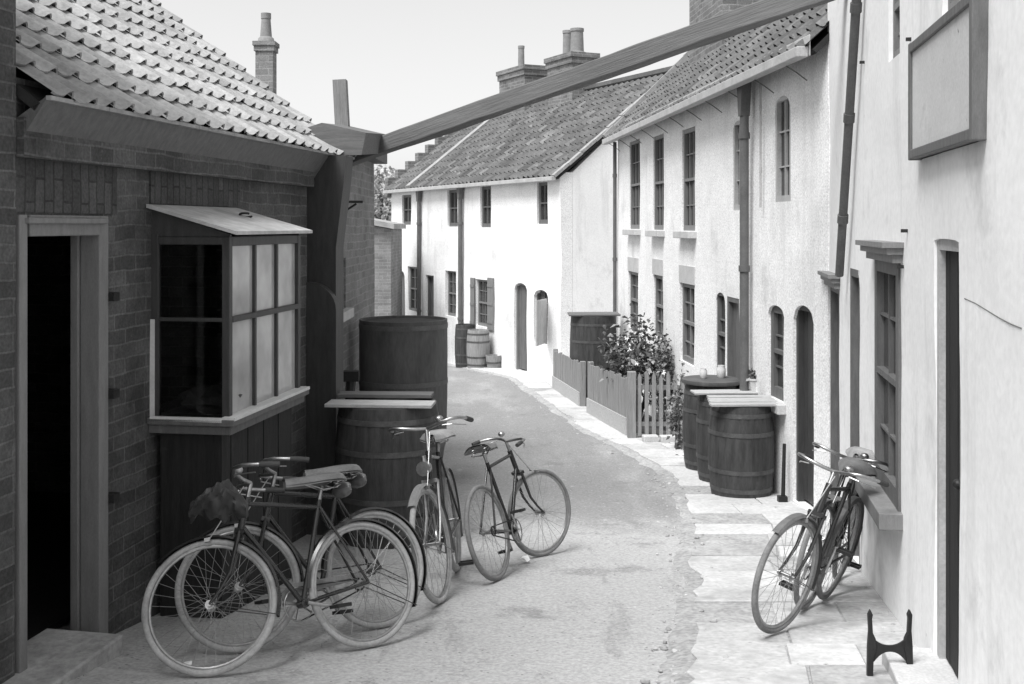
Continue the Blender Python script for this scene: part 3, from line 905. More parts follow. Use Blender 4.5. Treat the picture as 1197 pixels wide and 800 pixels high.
# ------------------------------------------------------------------ middle right cottages
FR2 = Face((3.736, 0), (-.08, 1), (-1, -.08))
b1 = thing('limewashed_cottage', 'white cottage row with tall narrow sash windows, stone sills and a pale gutter', 'house', (3.0, 15, gz(15)))
A2 = FR2.ax()
S0, S1 = FR2.s_px(970) + .02, FR2.s_px(722)
u1, u2, u3 = FR2.rect(736, 748, 164, 268), FR2.rect(763.5, 776, 158, 269), FR2.rect(797.5, 812.5, 150, 270)
g1, g2, g3 = FR2.rect(735, 746, 318, 385), FR2.rect(764, 775, 322, 395), FR2.rect(795.5, 812, 332, 425)
ar1 = FR2.rect(856.5, 867, 141, 246) + (.10,)
ar2 = FR2.rect(905.5, 923.5, 112, 236) + (.13,)
ga = FR2.rect(836.5, 847, 342, 440) + (.10,)
gd = FR2.rect(849.5, 864, 348, 470)
gd = (gd[0], gd[1], gz(13.4) + .05, gd[3], .0)
gw = FR2.rect(898, 917, 357, 467) + (.10,)
gdd = FR2.rect(928, 952, 357, 567)
gdd = (gdd[0], gdd[1], gz(10.9) + .04, gdd[3], .16, .3)
ZE = 1.70
wall(FR2, S0, S1, -4.0, ZE, [u1, u2, u3, g1, g2, g3, ar1, ar2, ga, gd, gw, gdd], M['limewash'], b1, amp=.02, dep=.12)
shell(FR2, S0, S1, -4.0, ZE, 5.0, M['limewash_smooth'], b1, ridge=(2.5, ZE + 2.45))
for o in (u1, u2, u3): window(FR2, o, b1, rows=4, cols=3, fm='paint_grey', rec=.03, sill=.06, fw=.06)
for o in (g1, g2, g3): window(FR2, o, b1, rows=4, cols=2, fm='paint_grey', rec=.04, fw=.06, head=.25)
for o in (ar1, ar2): window(FR2, o, b1, rows=3, cols=2, fm='gutter', rec=.02, fw=.05, meet=False)
window(FR2, ga, b1, rows=3, cols=1, fm='paint_mid', rec=.03)
window(FR2, gw, b1, rows=3, cols=1, fm='paint_mid', rec=.04, sill=.04, fw=.09)
door(FR2, gd, b1, dm='paint_mid', fm='paint_mid', rec=.05)
door(FR2, gdd, b1, dm='paint_dark', fm='paint_dark', rec=.07)
p45 = R(44.5)
upv = Vector((-FR2.n.x * math.cos(p45), -FR2.n.y * math.cos(p45), math.sin(p45)))
W2 = 2.78 / math.cos(p45)
rf2, nn2 = pantiles(FR2.p(S0 - .02, ZE - .16 + .1, .22), FR2.p(1, 0) - FR2.p(0, 0), upv, S1 - S0 + .15, W2, TD, b1, seed=3, row=.28, amp=.034, hole=.014)
mb = MB()
e = FR2.p(S0 - .02, ZE - .06, -5.2); mb.prism([e, FR2.p(S1 + .1, ZE - .06, -5.2), FR2.p(S1 + .1, ZE + 2.58, -2.5), FR2.p(S0 - .02, ZE + 2.58, -2.5)], (0, 0, .1))
mb.build('rear_roof', M['tile_dark'], b1)
mb = MB()
rb = random.Random(2)
for i in range(14):                                        # cemented verge at the far end of the roof
    k0, k1 = i / 14 * W2, (i + 1) / 14 * W2
    q = FR2.p(S1 + .07, ZE - .02, .22) + upv * ((k0 + k1) / 2)
    mb.box(q + nn2 * rb.uniform(.02, .045), (rb.uniform(.12, .2), k1 - k0 - .004, .09), (A2[0], upv, nn2))
mb.build('verge', M['mortar'], b1)
mb = MB()
mb.box(FR2.p((S0 + S1) / 2, ZE - .10, .25), (S1 - S0, .11, .10), A2)
mb.box(FR2.p((S0 + S1) / 2, ZE - .04, .18), (S1 - S0, .02, .20), A2)
gt = mb.build('gutter', M['gutter'], b1, bevel=.012)
for i in range(11):
    t = S0 + .5 + i * 1.02
    mb = MB(); mb.path([FR2.p(t, ZE - .16, .24), FR2.p(t, ZE - .22, .14), FR2.p(t, ZE - .30, .03)], .006, 6)
    mb.build('gutter_bracket', M['pipe'], gt)
t = FR2.off(.10).s_px(870)
pipe_on(FR2, t, gz(13) + .03, ZE - .08, .052, b1, m='pipe', hopper=True, collars=3, off=.10)
pipe_on(FR2, S1 - .06, gz(21) + .03, ZE - .1, .035, b1, m='pipe', collars=3)
pipe_on(FR2, t - .42, .2, ZE - .14, .012, b1, m='gutter', name='vent_pipe', collars=2)
FQ = FR2.off(-1.35)
cq = FR2.p(FQ.s_px(857), 0, -1.35)
chimney(b1, cq, 2.1, .95, ZE - .3, ZE + 3.4, A2[0], A2[1], pots=((-.3, .11, .1, .5), (.3, .11, .1, .5)))

# ------------------------------------------------------------------ far white house facing down the street
FR3 = Face((1.11, 25.3), (-.484, 1), (-1, -.484))
A3 = FR3.ax()
b2 = thing('white_corner_house', 'long white house closing the street, grey pantiled roof with stepped left gable', 'house', (1.0, 26, gz(26)))
T1 = FR3.s_px(457)
ZE3 = 1.22
uw = [FR3.rect(470, 481, 228, 263), FR3.rect(523.5, 535, 222, 265), FR3.rect(561.5, 574, 218, 266), FR3.rect(628, 640.5, 213, 262)]
gwin = [FR3.rect(477, 488.5, 312, 364), FR3.rect(521, 533, 317, 370), FR3.rect(556, 571, 327, 382)]
gar = FR3.rect(463.5, 473, 316, 372) + (.14,)
gd1 = FR3.rect(498, 507.5, 322, 410)
gd2 = FR3.rect(601, 616, 331, 433)
gd2 = (gd2[0], gd2[1], gz(27.7) + .05, gd2[3], .16)
gd1 = (gd1[0], gd1[1], gz(32.5) + .05, gd1[3])
gar = (gar[0], gar[1], gz(34.6) + .05, gar[3], .16)
gaw = FR3.rect(624, 640, 339, 402) + (.16,)
wall(FR3, 0, T1, -5.2, ZE3, uw + gwin + [gar, gd1, gd2, gaw], M['limewash'], b2, amp=.03, dep=.14, step=.5)
shell(FR3, .003, T1, -5.2, ZE3, 6.0, M['limewash_smooth'], b2, ridge=(3.0, ZE3 + 2.36), name='gable_wall')
mb = MB()
mb.quad(FR3.p(0, -5.2, -.30), FR3.p(0, ZE3, -.30), FR3.p(0, ZE3, .0), FR3.p(0, -5.2, .0))
for o in uw: window(FR3, o, b2, rows=2, cols=2, fm='paint_mid', rec=.06, fw=.08)
for o in gwin: window(FR3, o, b2, rows=4, cols=2, fm='paint_grey', rec=.08, fw=.06)
window(FR3, gaw, b2, rows=4, cols=2, fm='paint_mid', rec=.09)
door(FR3, gar, b2, dm='paint_mid', fm='paint_mid', rec=.1)
door(FR3, gd1, b2, dm='paint_mid', fm='paint_mid', rec=.1)
door(FR3, gd2, b2, dm='paint_mid', fm='paint_grey', rec=.1)
for (xa, xb) in ((551.5, 556), (571.5, 578)):
    a, b, c, d = FR3.rect(xa, xb, 325, 386)
    sh = MB(); sh.box(FR3.p((a + b) / 2, (c + d) / 2, .03), (b - a, .04, d - c), A3)
    for k in range(3): sh.box(FR3.p((a + b) / 2, c + (d - c) * (.15 + .35 * k), .055), (b - a - .02, .02, .07), A3)
    sh.build('shutter', M['paint_grey'], b2)
a, b, c, d = FR3.rect(634, 660, 350, 402)
sh = MB()
q0 = FR3.p(gaw[0] - .02, c, .04); q1 = FR3.p(gaw[0] - .62, c, .62)
for i in range(5):
    pa, pb = q0.lerp(q1, i / 5 + .01), q0.lerp(q1, (i + 1) / 5 - .005)
    sh.bar(pa + Vector((0, 0, (d - c) / 2)), pb + Vector((0, 0, (d - c) / 2)), .03, d - c)
sh.build('shutter', M['gutter'], b2)['label'] = 'pale shutter swung open beside the arched window'
p38 = math.atan2(2.36, 3.0)
up3 = Vector((-FR3.n.x * math.cos(p38), -FR3.n.y * math.cos(p38), math.sin(p38)))
W3 = 3.22 / math.cos(p38)
rf3, nn3 = pantiles(FR3.p(-.06, ZE3 - .1, .2), FR3.p(1, 0) - FR3.p(0, 0), up3, T1 + .06, W3, TD, b2, fs=(0, .2, .4, .6, .7, .8, .9, 1), seed=5, row=.32, tw=.26, amp=.036, hole=.014)
mb = MB()
mb.prism([FR3.p(-.06, ZE3 - .1, -6.25), FR3.p(T1, ZE3 - .1, -6.25), FR3.p(T1, ZE3 + 2.5, -3.0), FR3.p(-.06, ZE3 + 2.5, -3.0)], (0, 0, .1))
mb.build('rear_roof', M['tile_dark'], b2)
mb = MB()
for (tt, hh) in ((T1 - 2.2, .05),):
    for i in range(12):
        q = FR3.p(tt, ZE3 - .1, .2) + up3 * ((i + .5) / 12 * W3)
        mb.box(q + nn3 * hh, (.3, W3 / 12 - .003, .12), (A3[0], up3, nn3))
mb.build('party_ridge', M['mortar'], b2)
mb = MB()
for i in range(9):
    k = (i + .5) / 9
    q = FR3.p(-.02, ZE3 - .1, .2) + up3 * (k * W3)
    mb.box(q + nn3 * rb.uniform(-.01, .03), (.14, W3 / 9 - .01, .07), (A3[0], up3, nn3))
mb.build('verge', M['mortar'], b2)
mb = MB()
for i in range(9):                                         # crow steps
    t = .1 - 3.1 * i / 9
    zz = ZE3 + .05 + 2.5 * i / 9
    mb.box(FR3.p(T1 + .12, zz - .05, t - .17), (.3, .36, .62), A3)
mb.build('crow_steps', M['brick_chimney'], b2)
mb = MB()
mb.box(FR3.p(T1 / 2, ZE3 - .15, .21), (T1 + .1, .12, .10), A3)
mb.build('gutter', M['gutter'], b2, bevel=.012)
for px in (493, 541.5):
    t = FR3.s_px(px); pipe_on(FR3, t, gz(30) - .3, ZE3 - .12, .06, b2, m='pipe', hopper=True, collars=2)
RD = FR3.off(-3.0)
for (px, w, zt, pots) in ((611, 1.75, 81, ((.1, .10, .09, .72),)), (668, 1.45, 66, ((.22, .14, .13, .75), (-.32, .19, .17, .72)))):
    t = RD.s_px(px); Y = RD.Y(t)
    chimney(b2, RD.p(t, 0), w, .75, ZE3 + 1.8, (HY - zt) / FPX * Y, A3[0], A3[1], pots=pots, cap=.3)

# ------------------------------------------------------------------ near left brick workshop
FL1 = Face((-3.368, 0), (.16, 1), (1, -.16))
AL = FL1.ax()
b3 = thing('brick_workshop', 'low soot-dark brick workshop with pantiled roof, open doorway and glazed bay', 'workshop', (-2.6, 7, gz(7)))
SD0, SD1 = FL1.s_px(16), FL1.s_px(122)
SL0, SL1 = FL1.s_px(14) , FL1.s_px(359)
zdt = FL1.z_px((SD0 + SD1) / 2, 252)
dop = (SD0, SD1, gz(6.3) - .02, zdt, 0, .10)
SB0, SB1 = FL1.s_px(176), FL1.s_px(176) + 1.27
zbb, zbt = FL1.off(.5).z_px(6.95, 492), FL1.off(.5).z_px(6.95, 277)
bop = (SB0 + .06, SB1 - .06, zbb + .02, zbt + .04, 0, .1)
ZEL = .74
wall(FL1, SL0, SL1, -3.3, ZEL, [dop, bop], M['brick'], b3, amp=.012, dep=.1)
shell(FL1, SL0, SL1, -3.3, ZEL, 5.6, M['brick'], b3, ridge=(2.8, ZEL + 2.1))
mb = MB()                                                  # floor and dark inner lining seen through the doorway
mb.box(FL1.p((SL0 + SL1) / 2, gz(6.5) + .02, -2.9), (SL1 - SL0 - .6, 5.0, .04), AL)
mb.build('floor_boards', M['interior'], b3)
pl = R(37)
upl = Vector((-FL1.n.x * math.cos(pl), -FL1.n.y * math.cos(pl), math.sin(pl)))
SR1 = FL1.s_px(392) - .05
WL = 3.05 / math.cos(pl)
rfl, nnl = pantiles(FL1.p(SL0 + .02, ZEL - .10, .20), FL1.p(1, 0) - FL1.p(0, 0), upl, SR1 - SL0, WL, TP, b3, tw=.20, row=.265, amp=.019, jit=.010, hole=.018, seed=8, fs=(0, .2, .4, .6, .68, .76, .84, .92, 1))
mb = MB()
mb.prism([FL1.p(SL0, ZEL - .1, -5.8), FL1.p(SR1, ZEL - .1, -5.8), FL1.p(SR1, ZEL + 2.2, -2.8), FL1.p(SL0, ZEL + 2.2, -2.8)], (0, 0, .08))
mb.build('rear_roof', M['tile_pale'], b3)
mb = MB()
mb.prism([FL1.p(SL0 + .02, ZEL - .10, .17), FL1.p(SL0 + .02, ZEL - .13, .16), FL1.p(SL0 + .02, ZEL - .34, .015), FL1.p(SL0 + .02, ZEL - .20, .015)], (FL1.p(SR1 - SL0 - .02, 0) - FL1.p(0, 0)))
mb.build('eaves_board', M['paint_mid'], b3)
mb = MB()
for i in range(9):
    qa, qb = (SR1 - SL0) * i / 9, (SR1 - SL0) * (i + 1) / 9
    mb.bar(FL1.p(SL0 + .02 + qa, ZEL - .105, .185), FL1.p(SL0 + .02 + qb - .004, ZEL - .105, .185), .03, .022)
mb.build('mortar_fillet', M['mortar'], b3)
mb = MB()
mb.box(FL1.p((SL0 + SL1) / 2, ZEL - .30, .02), (SL1 - SL0, .09, .20), AL)
mb.build('corbel_course', M['brick'], b3)
for (a, b, z0, hh) in ((SD0 - .04, SD1 + .12, zdt + .012, .36), (SB0 - .02, SB1 + .1, FL1.z_px(SB0, 241) + .015, .24)):
    mb = MB(); mb.box(FL1.p((a + b) / 2, z0 + hh / 2, -.02), (b - a, .066, hh), AL)
    mb.build('lintel', M['brick_soldier'], b3)
# door frame
mb = MB()
zd0 = gz(6.3) - .015
fw = .105
for (a, b) in ((SD0 + .006, SD0 + fw * .7), (SD1 - fw, SD1 - .006)):
    mb.box(FL1.p((a + b) / 2, (zd0 + zdt) / 2, -.03), (b - a, .12, zdt - zd0), AL)
    mb.box(FL1.p((a + b) / 2, (zd0 + zdt - .1) / 2, -.118), (b - a + .03, .05, zdt - .1 - zd0), AL)
mb.box(FL1.p((SD0 + SD1) / 2, zdt - .055, -.028), (SD1 - SD0 - .19, .116, .11), AL)
mb.box(FL1.p((SD0 + SD1) / 2, zdt - .03, .04), (SD1 - SD0 - .1, .03, .03), AL)
fr = mb.build('door_frame', M['paint_grey'], b3, bevel=.006)
mb = MB()
for z in (-.16, -.72, -1.32):
    mb.box(FL1.p(SD1 + .03, z - .25, .03), (.07, .06, .05), AL)
mb.build('hinge', M['iron'], fr)
# glazed bay
bay = MB()
dB = .52
FB = FL1.off(dB)
def bb(s0, s1, z0, z1, o0, o1, m_=None, tgt=None):
    (tgt or bay).box(FL1.p((s0 + s1) / 2, (z0 + z1) / 2, (o0 + o1) / 2), (s1 - s0, o1 - o0, z1 - z0), AL)
bb(SB0, SB0 + .05, zbb, zbt, dB - .05, dB); bb(SB1 - .05, SB1, zbb, zbt, dB - .05, dB)
zrail = FB.z_px(6.95, 376)
bb(SB0 + .05, SB1 - .05, zbt - .06, zbt, dB - .048, dB - .002)
bb(SB0 + .05, SB1 - .05, zrail - .018, zrail + .018, dB - .045, dB + .004)
for i in (1, 2):
    s = SB0 + .05 + (SB1 - SB0 - .1) * i / 3
    bb(s - .016, s + .016, zbb, zbt - .06, dB - .04, dB - .006)
for (sa, sb) in ((SB0, SB0 + .045), (SB1 - .045, SB1)):
    bb(sa + .002, sb, zbb, zbt + .02, .0, .05)
    bb(sa + .004, sb - .004, zrail - .012, zrail + .012, .05, dB - .05)
    bb(sa + .002, sb - .002, zbt - .05, zbt - .002, .05, dB - .05)
bayo = bay.build('bay_window', M['paint_dark'], b3, bevel=.004)
mb = MB()
bb(SB0 - .05, SB1 + .05, zbb - .045, zbb - .002, .0, dB + .05, tgt=mb)
bb(SB0 - .03, SB1 + .03, zbb - .10, zbb - .047, .0, dB + .02, tgt=mb)
mb.build('sill', M['paint_mid'], bayo, bevel=.006)
mb = MB()
bb(SB0 - .045, SB1 + .045, zbb - .008, zbb + .012, dB - .03, dB + .055, tgt=mb)
bb(SB0 - .05, SB0 - .03, zbb - .02, zbb + .008, .02, dB - .03, tgt=mb)
mb.build('sill_edge', M['paint_white'], bayo)
mb = MB()
bb(SB0 - .012, SB0 + .0, zbb, zrail, .0, .028, tgt=mb)
mb.build('corner_bead', M['paint_white'], bayo)
mb = MB(); nb_ = 9                                          # near-black boarding that fills in below the bay
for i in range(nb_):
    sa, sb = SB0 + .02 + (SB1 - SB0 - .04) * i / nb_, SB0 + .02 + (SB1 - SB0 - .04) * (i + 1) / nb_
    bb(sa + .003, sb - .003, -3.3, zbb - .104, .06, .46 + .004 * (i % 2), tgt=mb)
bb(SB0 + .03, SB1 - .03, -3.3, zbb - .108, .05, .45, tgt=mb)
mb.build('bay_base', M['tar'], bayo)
zrw = FL1.z_px(SB0, 243)
mb = MB()
P = [FL1.p(SB0 - .06, zrw, .0), FL1.p(SB1 + .06, zrw, .0), FL1.p(SB1 + .06, zbt + .012, dB + .07), FL1.p(SB0 - .06, zbt + .012, dB + .07)]
mb.prism(P, (0, 0, .022))
mb.build('bay_roof', M['lead'], bayo)
for e in (SB0 + .01, SB1 - .035):
    mb = MB(); mb.prism([FL1.p(e, zbt, .0), FL1.p(e, zbt, dB), FL1.p(e, zbt + .012, dB), FL1.p(e, zrw, .0)], AL[0] * .025)
    mb.build('bay_cheek', M['paint_dark'], bayo)
mb = MB()
bb(SB0 + .05, SB1 - .05, zbb, zbt - .05, dB - .030, dB - .026, tgt=mb)
mb.build('pane', M['glass_pale'], bayo)
for e in (SB0 + .02, SB1 - .024):
    mb = MB(); bb(e, e + .004, zbb, zbt - .04, .05, dB - .05, tgt=mb)
    mb.build('pane', M['glass_clear'], bayo)
mb = MB()
mb.ring(FL1.p(SB1 - .38, (zrw + zbt) / 2 + .052, dB * .5), (0, .3, 1), .045, .008, 14, 6, 0, 4.6)
mb.build('roof_hook', M['iron'], bayo)
mb = MB()
mb.blob(FL1.p(SB0 + .3, zbb + .07, .28), (.2, .22, .09), 14, 8, .5, 3.0)
mb.build('window_cloth', M['sack'], bayo)
# curved-topped timber pier and eaves bracket at the far corner
SP = SL1
mb = MB()
zq0, zq1 = FL1.z_px(SP, 330), FL1.z_px(SP, 362)
po = [(0, -3.3), (.27, -3.3), (.27, zq1)]
for i in range(1, 9):
    a = PI / 2 * i / 8
    po.append((.27 * math.cos(a), zq1 + (zq0 - zq1) * math.sin(a)))
mb.prism([FL1.p(SP - .02, z, o) for o, z in po], AL[0] * .10)
mb.build('timber_pier', M['paint_dark'], b3)
mb = MB()
zt = FL1.z_px(SP, 182)
mb.prism([FL1.p(SP + .1, z, o) for o, z in ((-.1, -3.2), (.23, -3.2), (.23, FL1.z_px(SP, 290)), (.30, FL1.z_px(SP, 215)), (.32, zt), (-.1, zt))], AL[0] * .22)
mb.build('eaves_bracket', M['paint_dark'], b3)

# taller brick house nearer the camera, only its corner shows
b4 = thing('brick_house', 'taller brick house at the left edge of the photo, only its corner showing', 'house', (-2.7, 4, gz(4)))
FL0 = FL1.off(.02)
wall(FL0, 2.0, SL0 - .006, -3.0, 3.6, [], M['brick'], b4, amp=.01)
shell(FL0, 2.0, SL0 - .006, -3.0, 3.6, 5, M['brick'], b4)
mb = MB(); mb.prism([FL0.p(1.9, 3.6, .15), FL0.p(SL0 + .02, 3.6, .15), FL0.p(SL0 + .02, 3.6, -5.1), FL0.p(1.9, 3.6, -5.1)], (0, 0, .15))
mb.build('roof', M['tile_dark'], b4)

# ------------------------------------------------------------------ second brick building, left
FL2 = Face((-1.78, 10.35), (0, 1), (1, 0))
b5 = thing('brick_outbuilding', 'narrow brick building behind the workshop with small window and iron wall bracket', 'outbuilding', (-2.4, 12, gz(12)))
Tn = 4.0
wz = FL2.rect(386, 404, 303, 364)
wall(FL2, 0, Tn, -3.6, .92, [wz], M['brick_far'], b5, amp=.012, dep=.1)
shell(FL2, 0, Tn, -3.6, .92, 2.6, M['brick_far'], b5)
window(FL2, wz, b5, rows=2, cols=2, fm='paint_mid', rec=.05, meet=False, sill=.02)
mb = MB()
mb.prism([FL2.p(-.30, .64, .42), FL2.p(-.30, .62, -.30), FL2.p(-.30, .80, -.34), FL2.p(-.30, .93, .06), FL2.p(-.30, .84, .46)], (0, 1.65, .12))
mb.prism([FL2.p(1.36, .80, .16), FL2.p(1.36, .80, -2.7), FL2.p(1.36, 1.0, -2.7), FL2.p(1.36, 1.0, .16)], (0, Tn - 1.26, 0))
mb.build('boarded_hood', M['timber'], b5)
mb = MB()
mb.bar(pix(401, 160, 11.4), pix(397.5, 94, 11.4), .135, .135, up=(0, 1, 0))
mb.build('flue', M['timber_v'], b5)
mb = MB()
t = FL2.s_px(392)
z = FL2.z_px(t, 236)
mb.bar(FL2.p(t, z, .0), FL2.p(t + .1, z, .26), .03, .025)
mb.path([FL2.p(t, z - .22, .0), FL2.p(t + .03, z - .19, .07), FL2.p(t + .05, z - .08, .11), FL2.p(t + .08, z - .02, .2)], .012, 6)
mb.build('wall_bracket', M['iron'], b5)

# ------------------------------------------------------------------ raking timber across the street
bm_ = MB()
pa = pix(405, 185, 11.6); pb = FR1.p(FR1.s_px(992), FR1.z_px(FR1.s_px(992), -20), .0)
dv = pb - pa; BL = dv.length; dv.normalize(); sv = Vector((0, 0, 1)).cross(dv).normalized(); uv_ = dv.cross(sv)
V = []; n = 40
for i in range(n + 1):                                       # hewn by hand: the arrises wander and it sags a little
    x = BL * i / n; t = i / n
    sag = -.0 * 4 * t * (1 - t)
    for k, (a, b) in enumerate(((-.08, -.088), (.08, -.088), (.08, .088), (-.08, .088))):
        j = Vector((x * 1.1, k * 3.1, 0)); j2 = Vector((x * 4.5, k * 5.1, 2))
        V.append(Vector((x, a + .012 * noise.noise(j) + .004 * noise.noise(j2), b + sag + .014 * noise.noise(j + Vector((0, 0, 5))) + .005 * noise.noise(j2 + Vector((0, 0, 7))))))
bm_.add(V, [(i * 4 + k, i * 4 + (k + 1) % 4, (i + 1) * 4 + (k + 1) % 4, (i + 1) * 4 + k) for i in range(n) for k in range(4)] + [(0, 1, 2, 3), (n * 4, n * 4 + 1, n * 4 + 2, n * 4 + 3)])
beam = one(bm_, 'timber_beam', M['beam'], 'long raking timber beam spanning the street from the brick outbuilding to the white house', 'beam', bevel=.012)
mw = Matrix((dv, sv, uv_)).transposed().to_4x4(); mw.translation = pa
beam.matrix_world = mw

# ------------------------------------------------------------------ rear cottage with a lone chimney, far outbuilding
b6 = thing('rear_cottage', 'cottage behind the workshop roof, only its chimney with one tall pot showing', 'house', (-5, 16, gz(16)))
mb = MB(); mb.prism([(-7.0, 14.2, -3.4), (-3.5, 14.2, -3.4), (-3.5, 14.2, .3), (-7, 14.2, .3)], (0, 3.6, 0)); mb.build('wall', M['brick_far'], b6)
mb = MB(); mb.prism([(-7.1, 14.0, .2), (-7.1, 18, .2), (-7.1, 16.0, 1.8)], (3.7, 0, 0)); mb.build('roof', M['tile_pale'], b6)
cz = pix(311, 50, 16.0)
chimney(b6, (cz.x, 16.0, 0), .25, .25, 1.0, cz.z, (1, 0, 0), (0, 1, 0), pots=((0, .085, .065, .42),), cap=.14, m='brick_far', oh=.45)

b7 = thing('grey_shed', 'small grey shed with pale lean-to roof at the far bend, left of the white house', 'shed', (-4.5, 30, gz(30)))
p0, p1 = pix(434, 262, 30), pix(457, 268, 30)
mb = MB(); mb.prism([(p0.x - 1.5, 30, -4.2), (p1.x, 30, -4.2), (p1.x, 30, -.1), (p0.x - 1.5, 30, .3)], (0, 3, 0)); mb.build('wall', M['brick_far'], b7)
mb = MB(); mb.prism([(p0.x - 1.6, 29.8, .32), (p1.x + .1, 29.8, -.09), (p1.x + .1, 33.2, -.09), (p0.x - 1.6, 33.2, .32)], (0, 0, .14)); mb.build('roof', M['tile_pale'], b7)

# ------------------------------------------------------------------ plants
def leaf(mb, p, d, s, rnd, mi=0, droop=.3):
    d = Vector(d).normalized()
    side = d.cross(Vector((rnd.uniform(-1, 1), rnd.uniform(-1, 1), rnd.uniform(.2, 1)))).normalized()
    n = side.cross(d)
    tip = p + d * s + Vector((0, 0, -droop * s))
    m1 = p + d * s * .5 - n * s * .06
    mb.add([p, m1 + side * s * .3, tip, m1 - side * s * .3, m1 + n * s * .05], [(0, 1, 4), (1, 2, 4), (2, 3, 4), (3, 0, 4)], mi)
def shrub(name, label, cat, c, rad, hgt, n, ls, seed, mats, flowers=0, group=None, stems=9, lean=(0, 0)):
    rnd = random.Random(seed)
    base = Vector(c)
    root = thing(name, label, cat, base, group)
    st = MB(); lf = MB()
    tips = []
    for i in range(stems):
        a = rnd.uniform(0, 2 * PI); q = rnd.uniform(.2, 1)
        top = base + Vector((math.cos(a) * rad[0] * q + lean[0], math.sin(a) * rad[1] * q + lean[1], hgt * rnd.uniform(.45, 1) * (1.1 - .35 * q)))
        mid = base.lerp(top, .5) + Vector((rnd.uniform(-.06, .06), rnd.uniform(-.06, .06), .08))
        st.path([base + Vector((rnd.uniform(-.06, .06), rnd.uniform(-.06, .06), -.03)), mid, top], [.014, .010, .004], 5)
        tips.append((mid, top))
    for i in range(n):
        m_, t_ = rnd.choice(tips)
        k = rnd.random() ** .7
        p = m_.lerp(t_, k) + Vector((rnd.gauss(0, .10 * rad[0] / .5), rnd.gauss(0, .10 * rad[1] / .5), rnd.gauss(0, .08)))
        if p.z < base.z + .03: p.z = base.z + .05
        d = Vector((rnd.gauss(0, 1), rnd.gauss(0, 1), rnd.gauss(.2, .7)))
        leaf(lf, p, d, ls * rnd.uniform(.6, 1.3), rnd, rnd.choice([0, 0, 1]))
    st.build('stem', M['bark'], root, smooth=True)
    lf.build('foliage', mats, root)
    if flowers:
        fb = MB()
        for i in range(flowers):
            m_, t_ = rnd.choice(tips)
            p = m_.lerp(t_, rnd.uniform(.6, 1.05)) + Vector((rnd.gauss(0, .1), rnd.gauss(-.05, .1), rnd.gauss(.02, .06)))
            for k in range(5):
                a = 2 * PI * k / 5
                leaf(fb, p, (math.cos(a), math.sin(a) * .6 - .4, math.sin(a)), .045, rnd)
        fb.build('blossom', M['flower'], root)
    return root
LM = [M['leaf'], M['leaf2']]
shrub('rose_bush', 'large leafy rose bush with pale blooms behind the picket fence', 'bush', (1.93, 17.3, gz(17.3)), (.62, .7), 1.78, 2400, .10, 3, LM, flowers=26, stems=22)
shrub('garden_shrub', 'feathery shrub under the white cottage windows, right of the rose bush', 'bush', (2.30, 16.6, gz(16.6)), (.24, .3), 1.30, 1100, .06, 5, LM, flowers=4, stems=12)
shrub('leafy_plant', 'dark bushy plant growing against the barrels, nearest the pavement', 'plant', (2.17, 13.55, gz(13.55)), (.17, .22), .90, 420, .06, 6, LM, stems=10)
shrub('leafy_plant', 'straggling tall plant climbing in front of the picket fence', 'plant', (2.20, 14.75, gz(14.75)), (.22, .22), 1.05, 420, .07, 8, LM, stems=10)

rnd = random.Random(11)
tr = thing('tree', 'pale tree far off between the brick outbuilding and the white house', 'tree', (-5.6, 48, gz(48)))
mb = MB(); tc_ = pix(446, 228, 48)
tb_ = Vector((-5.6, 48, gz(48)))
mb.path([tb_, tb_.lerp(tc_, .5) + Vector((.1, 0, 0)), tc_], [.2, .14, .05], 8)
for i in range(7): mb.path([tb_.lerp(tc_, .55 + .05 * i), tc_ + Vector((rnd.uniform(-1.2, 1.2), rnd.uniform(-1.2, 1.2), rnd.uniform(-.3, 1.2)))], [.06, .015], 5)
mb.build('trunk', M['bark'], tr, smooth=True)
mb = MB()
for i in range(1500):
    d = Vector((rnd.gauss(0, 1), rnd.gauss(0, 1), rnd.gauss(0, 1))).normalized()
    q = d * (rnd.random() ** .4)
    leaf(mb, tc_ + Vector((q.x * 1.3, q.y * 1.3, q.z * 1.35)), (rnd.gauss(0, 1), rnd.gauss(0, 1), rnd.gauss(0, 1)), .22, rnd, rnd.choice([0, 0, 0, 1]))
mb.build('crown', [M['leaf3'], M['leaf2']], tr)  # mostly pale leaves with some mid-toned ones

# ------------------------------------------------------------------ barrels, vat, lids
def barrel(label, c, r, hgt, group, bulge=1.12, seed=0, name='barrel', m='barrel', hoops=(.1, .3, .7, .9), rot=0, water=True):
    base = Vector((c[0], c[1], gz(c[1]) + .02))
    root = thing(name, label, 'barrel', base, group)
    re = r / bulge
    prof = []
    K = 14
    for i in range(K + 1):
        t = i / K
        prof.append((re + (r - re) * math.sin(PI * t) ** .8, t * hgt))
    prof += [(re - .03, hgt), (re - .035, hgt - .05), (.02, hgt - .05)]
    mb = MB(); mb.lathe(prof, base, 72, groove=.005, gk=3)
    mb.build('staves', M[m], root, smooth=True)
    for t in hoops:
        rr = re + (r - re) * math.sin(PI * t) ** .8 + .003
        hb = MB(); w = .022
        ra = re + (r - re) * math.sin(PI * max(0, t - w / hgt)) ** .8 + .004
        rb_ = re + (r - re) * math.sin(PI * min(1, t + w / hgt)) ** .8 + .004
        hb.lathe([(ra - .006, t * hgt - w), (ra, t * hgt - w), (rb_, t * hgt + w), (rb_ - .006, t * hgt + w)], base, 48)
        hb.build('hoop', M['hoop'], root, smooth=True)
    return base.z + hgt
def plank(label, a, b, w, h, m='timber_pale', group=None, name='plank'):
    mb = MB(); mb.bar(a, b, w, h)
    return one(mb, name, M[m], label, 'plank', group, bevel=.004)

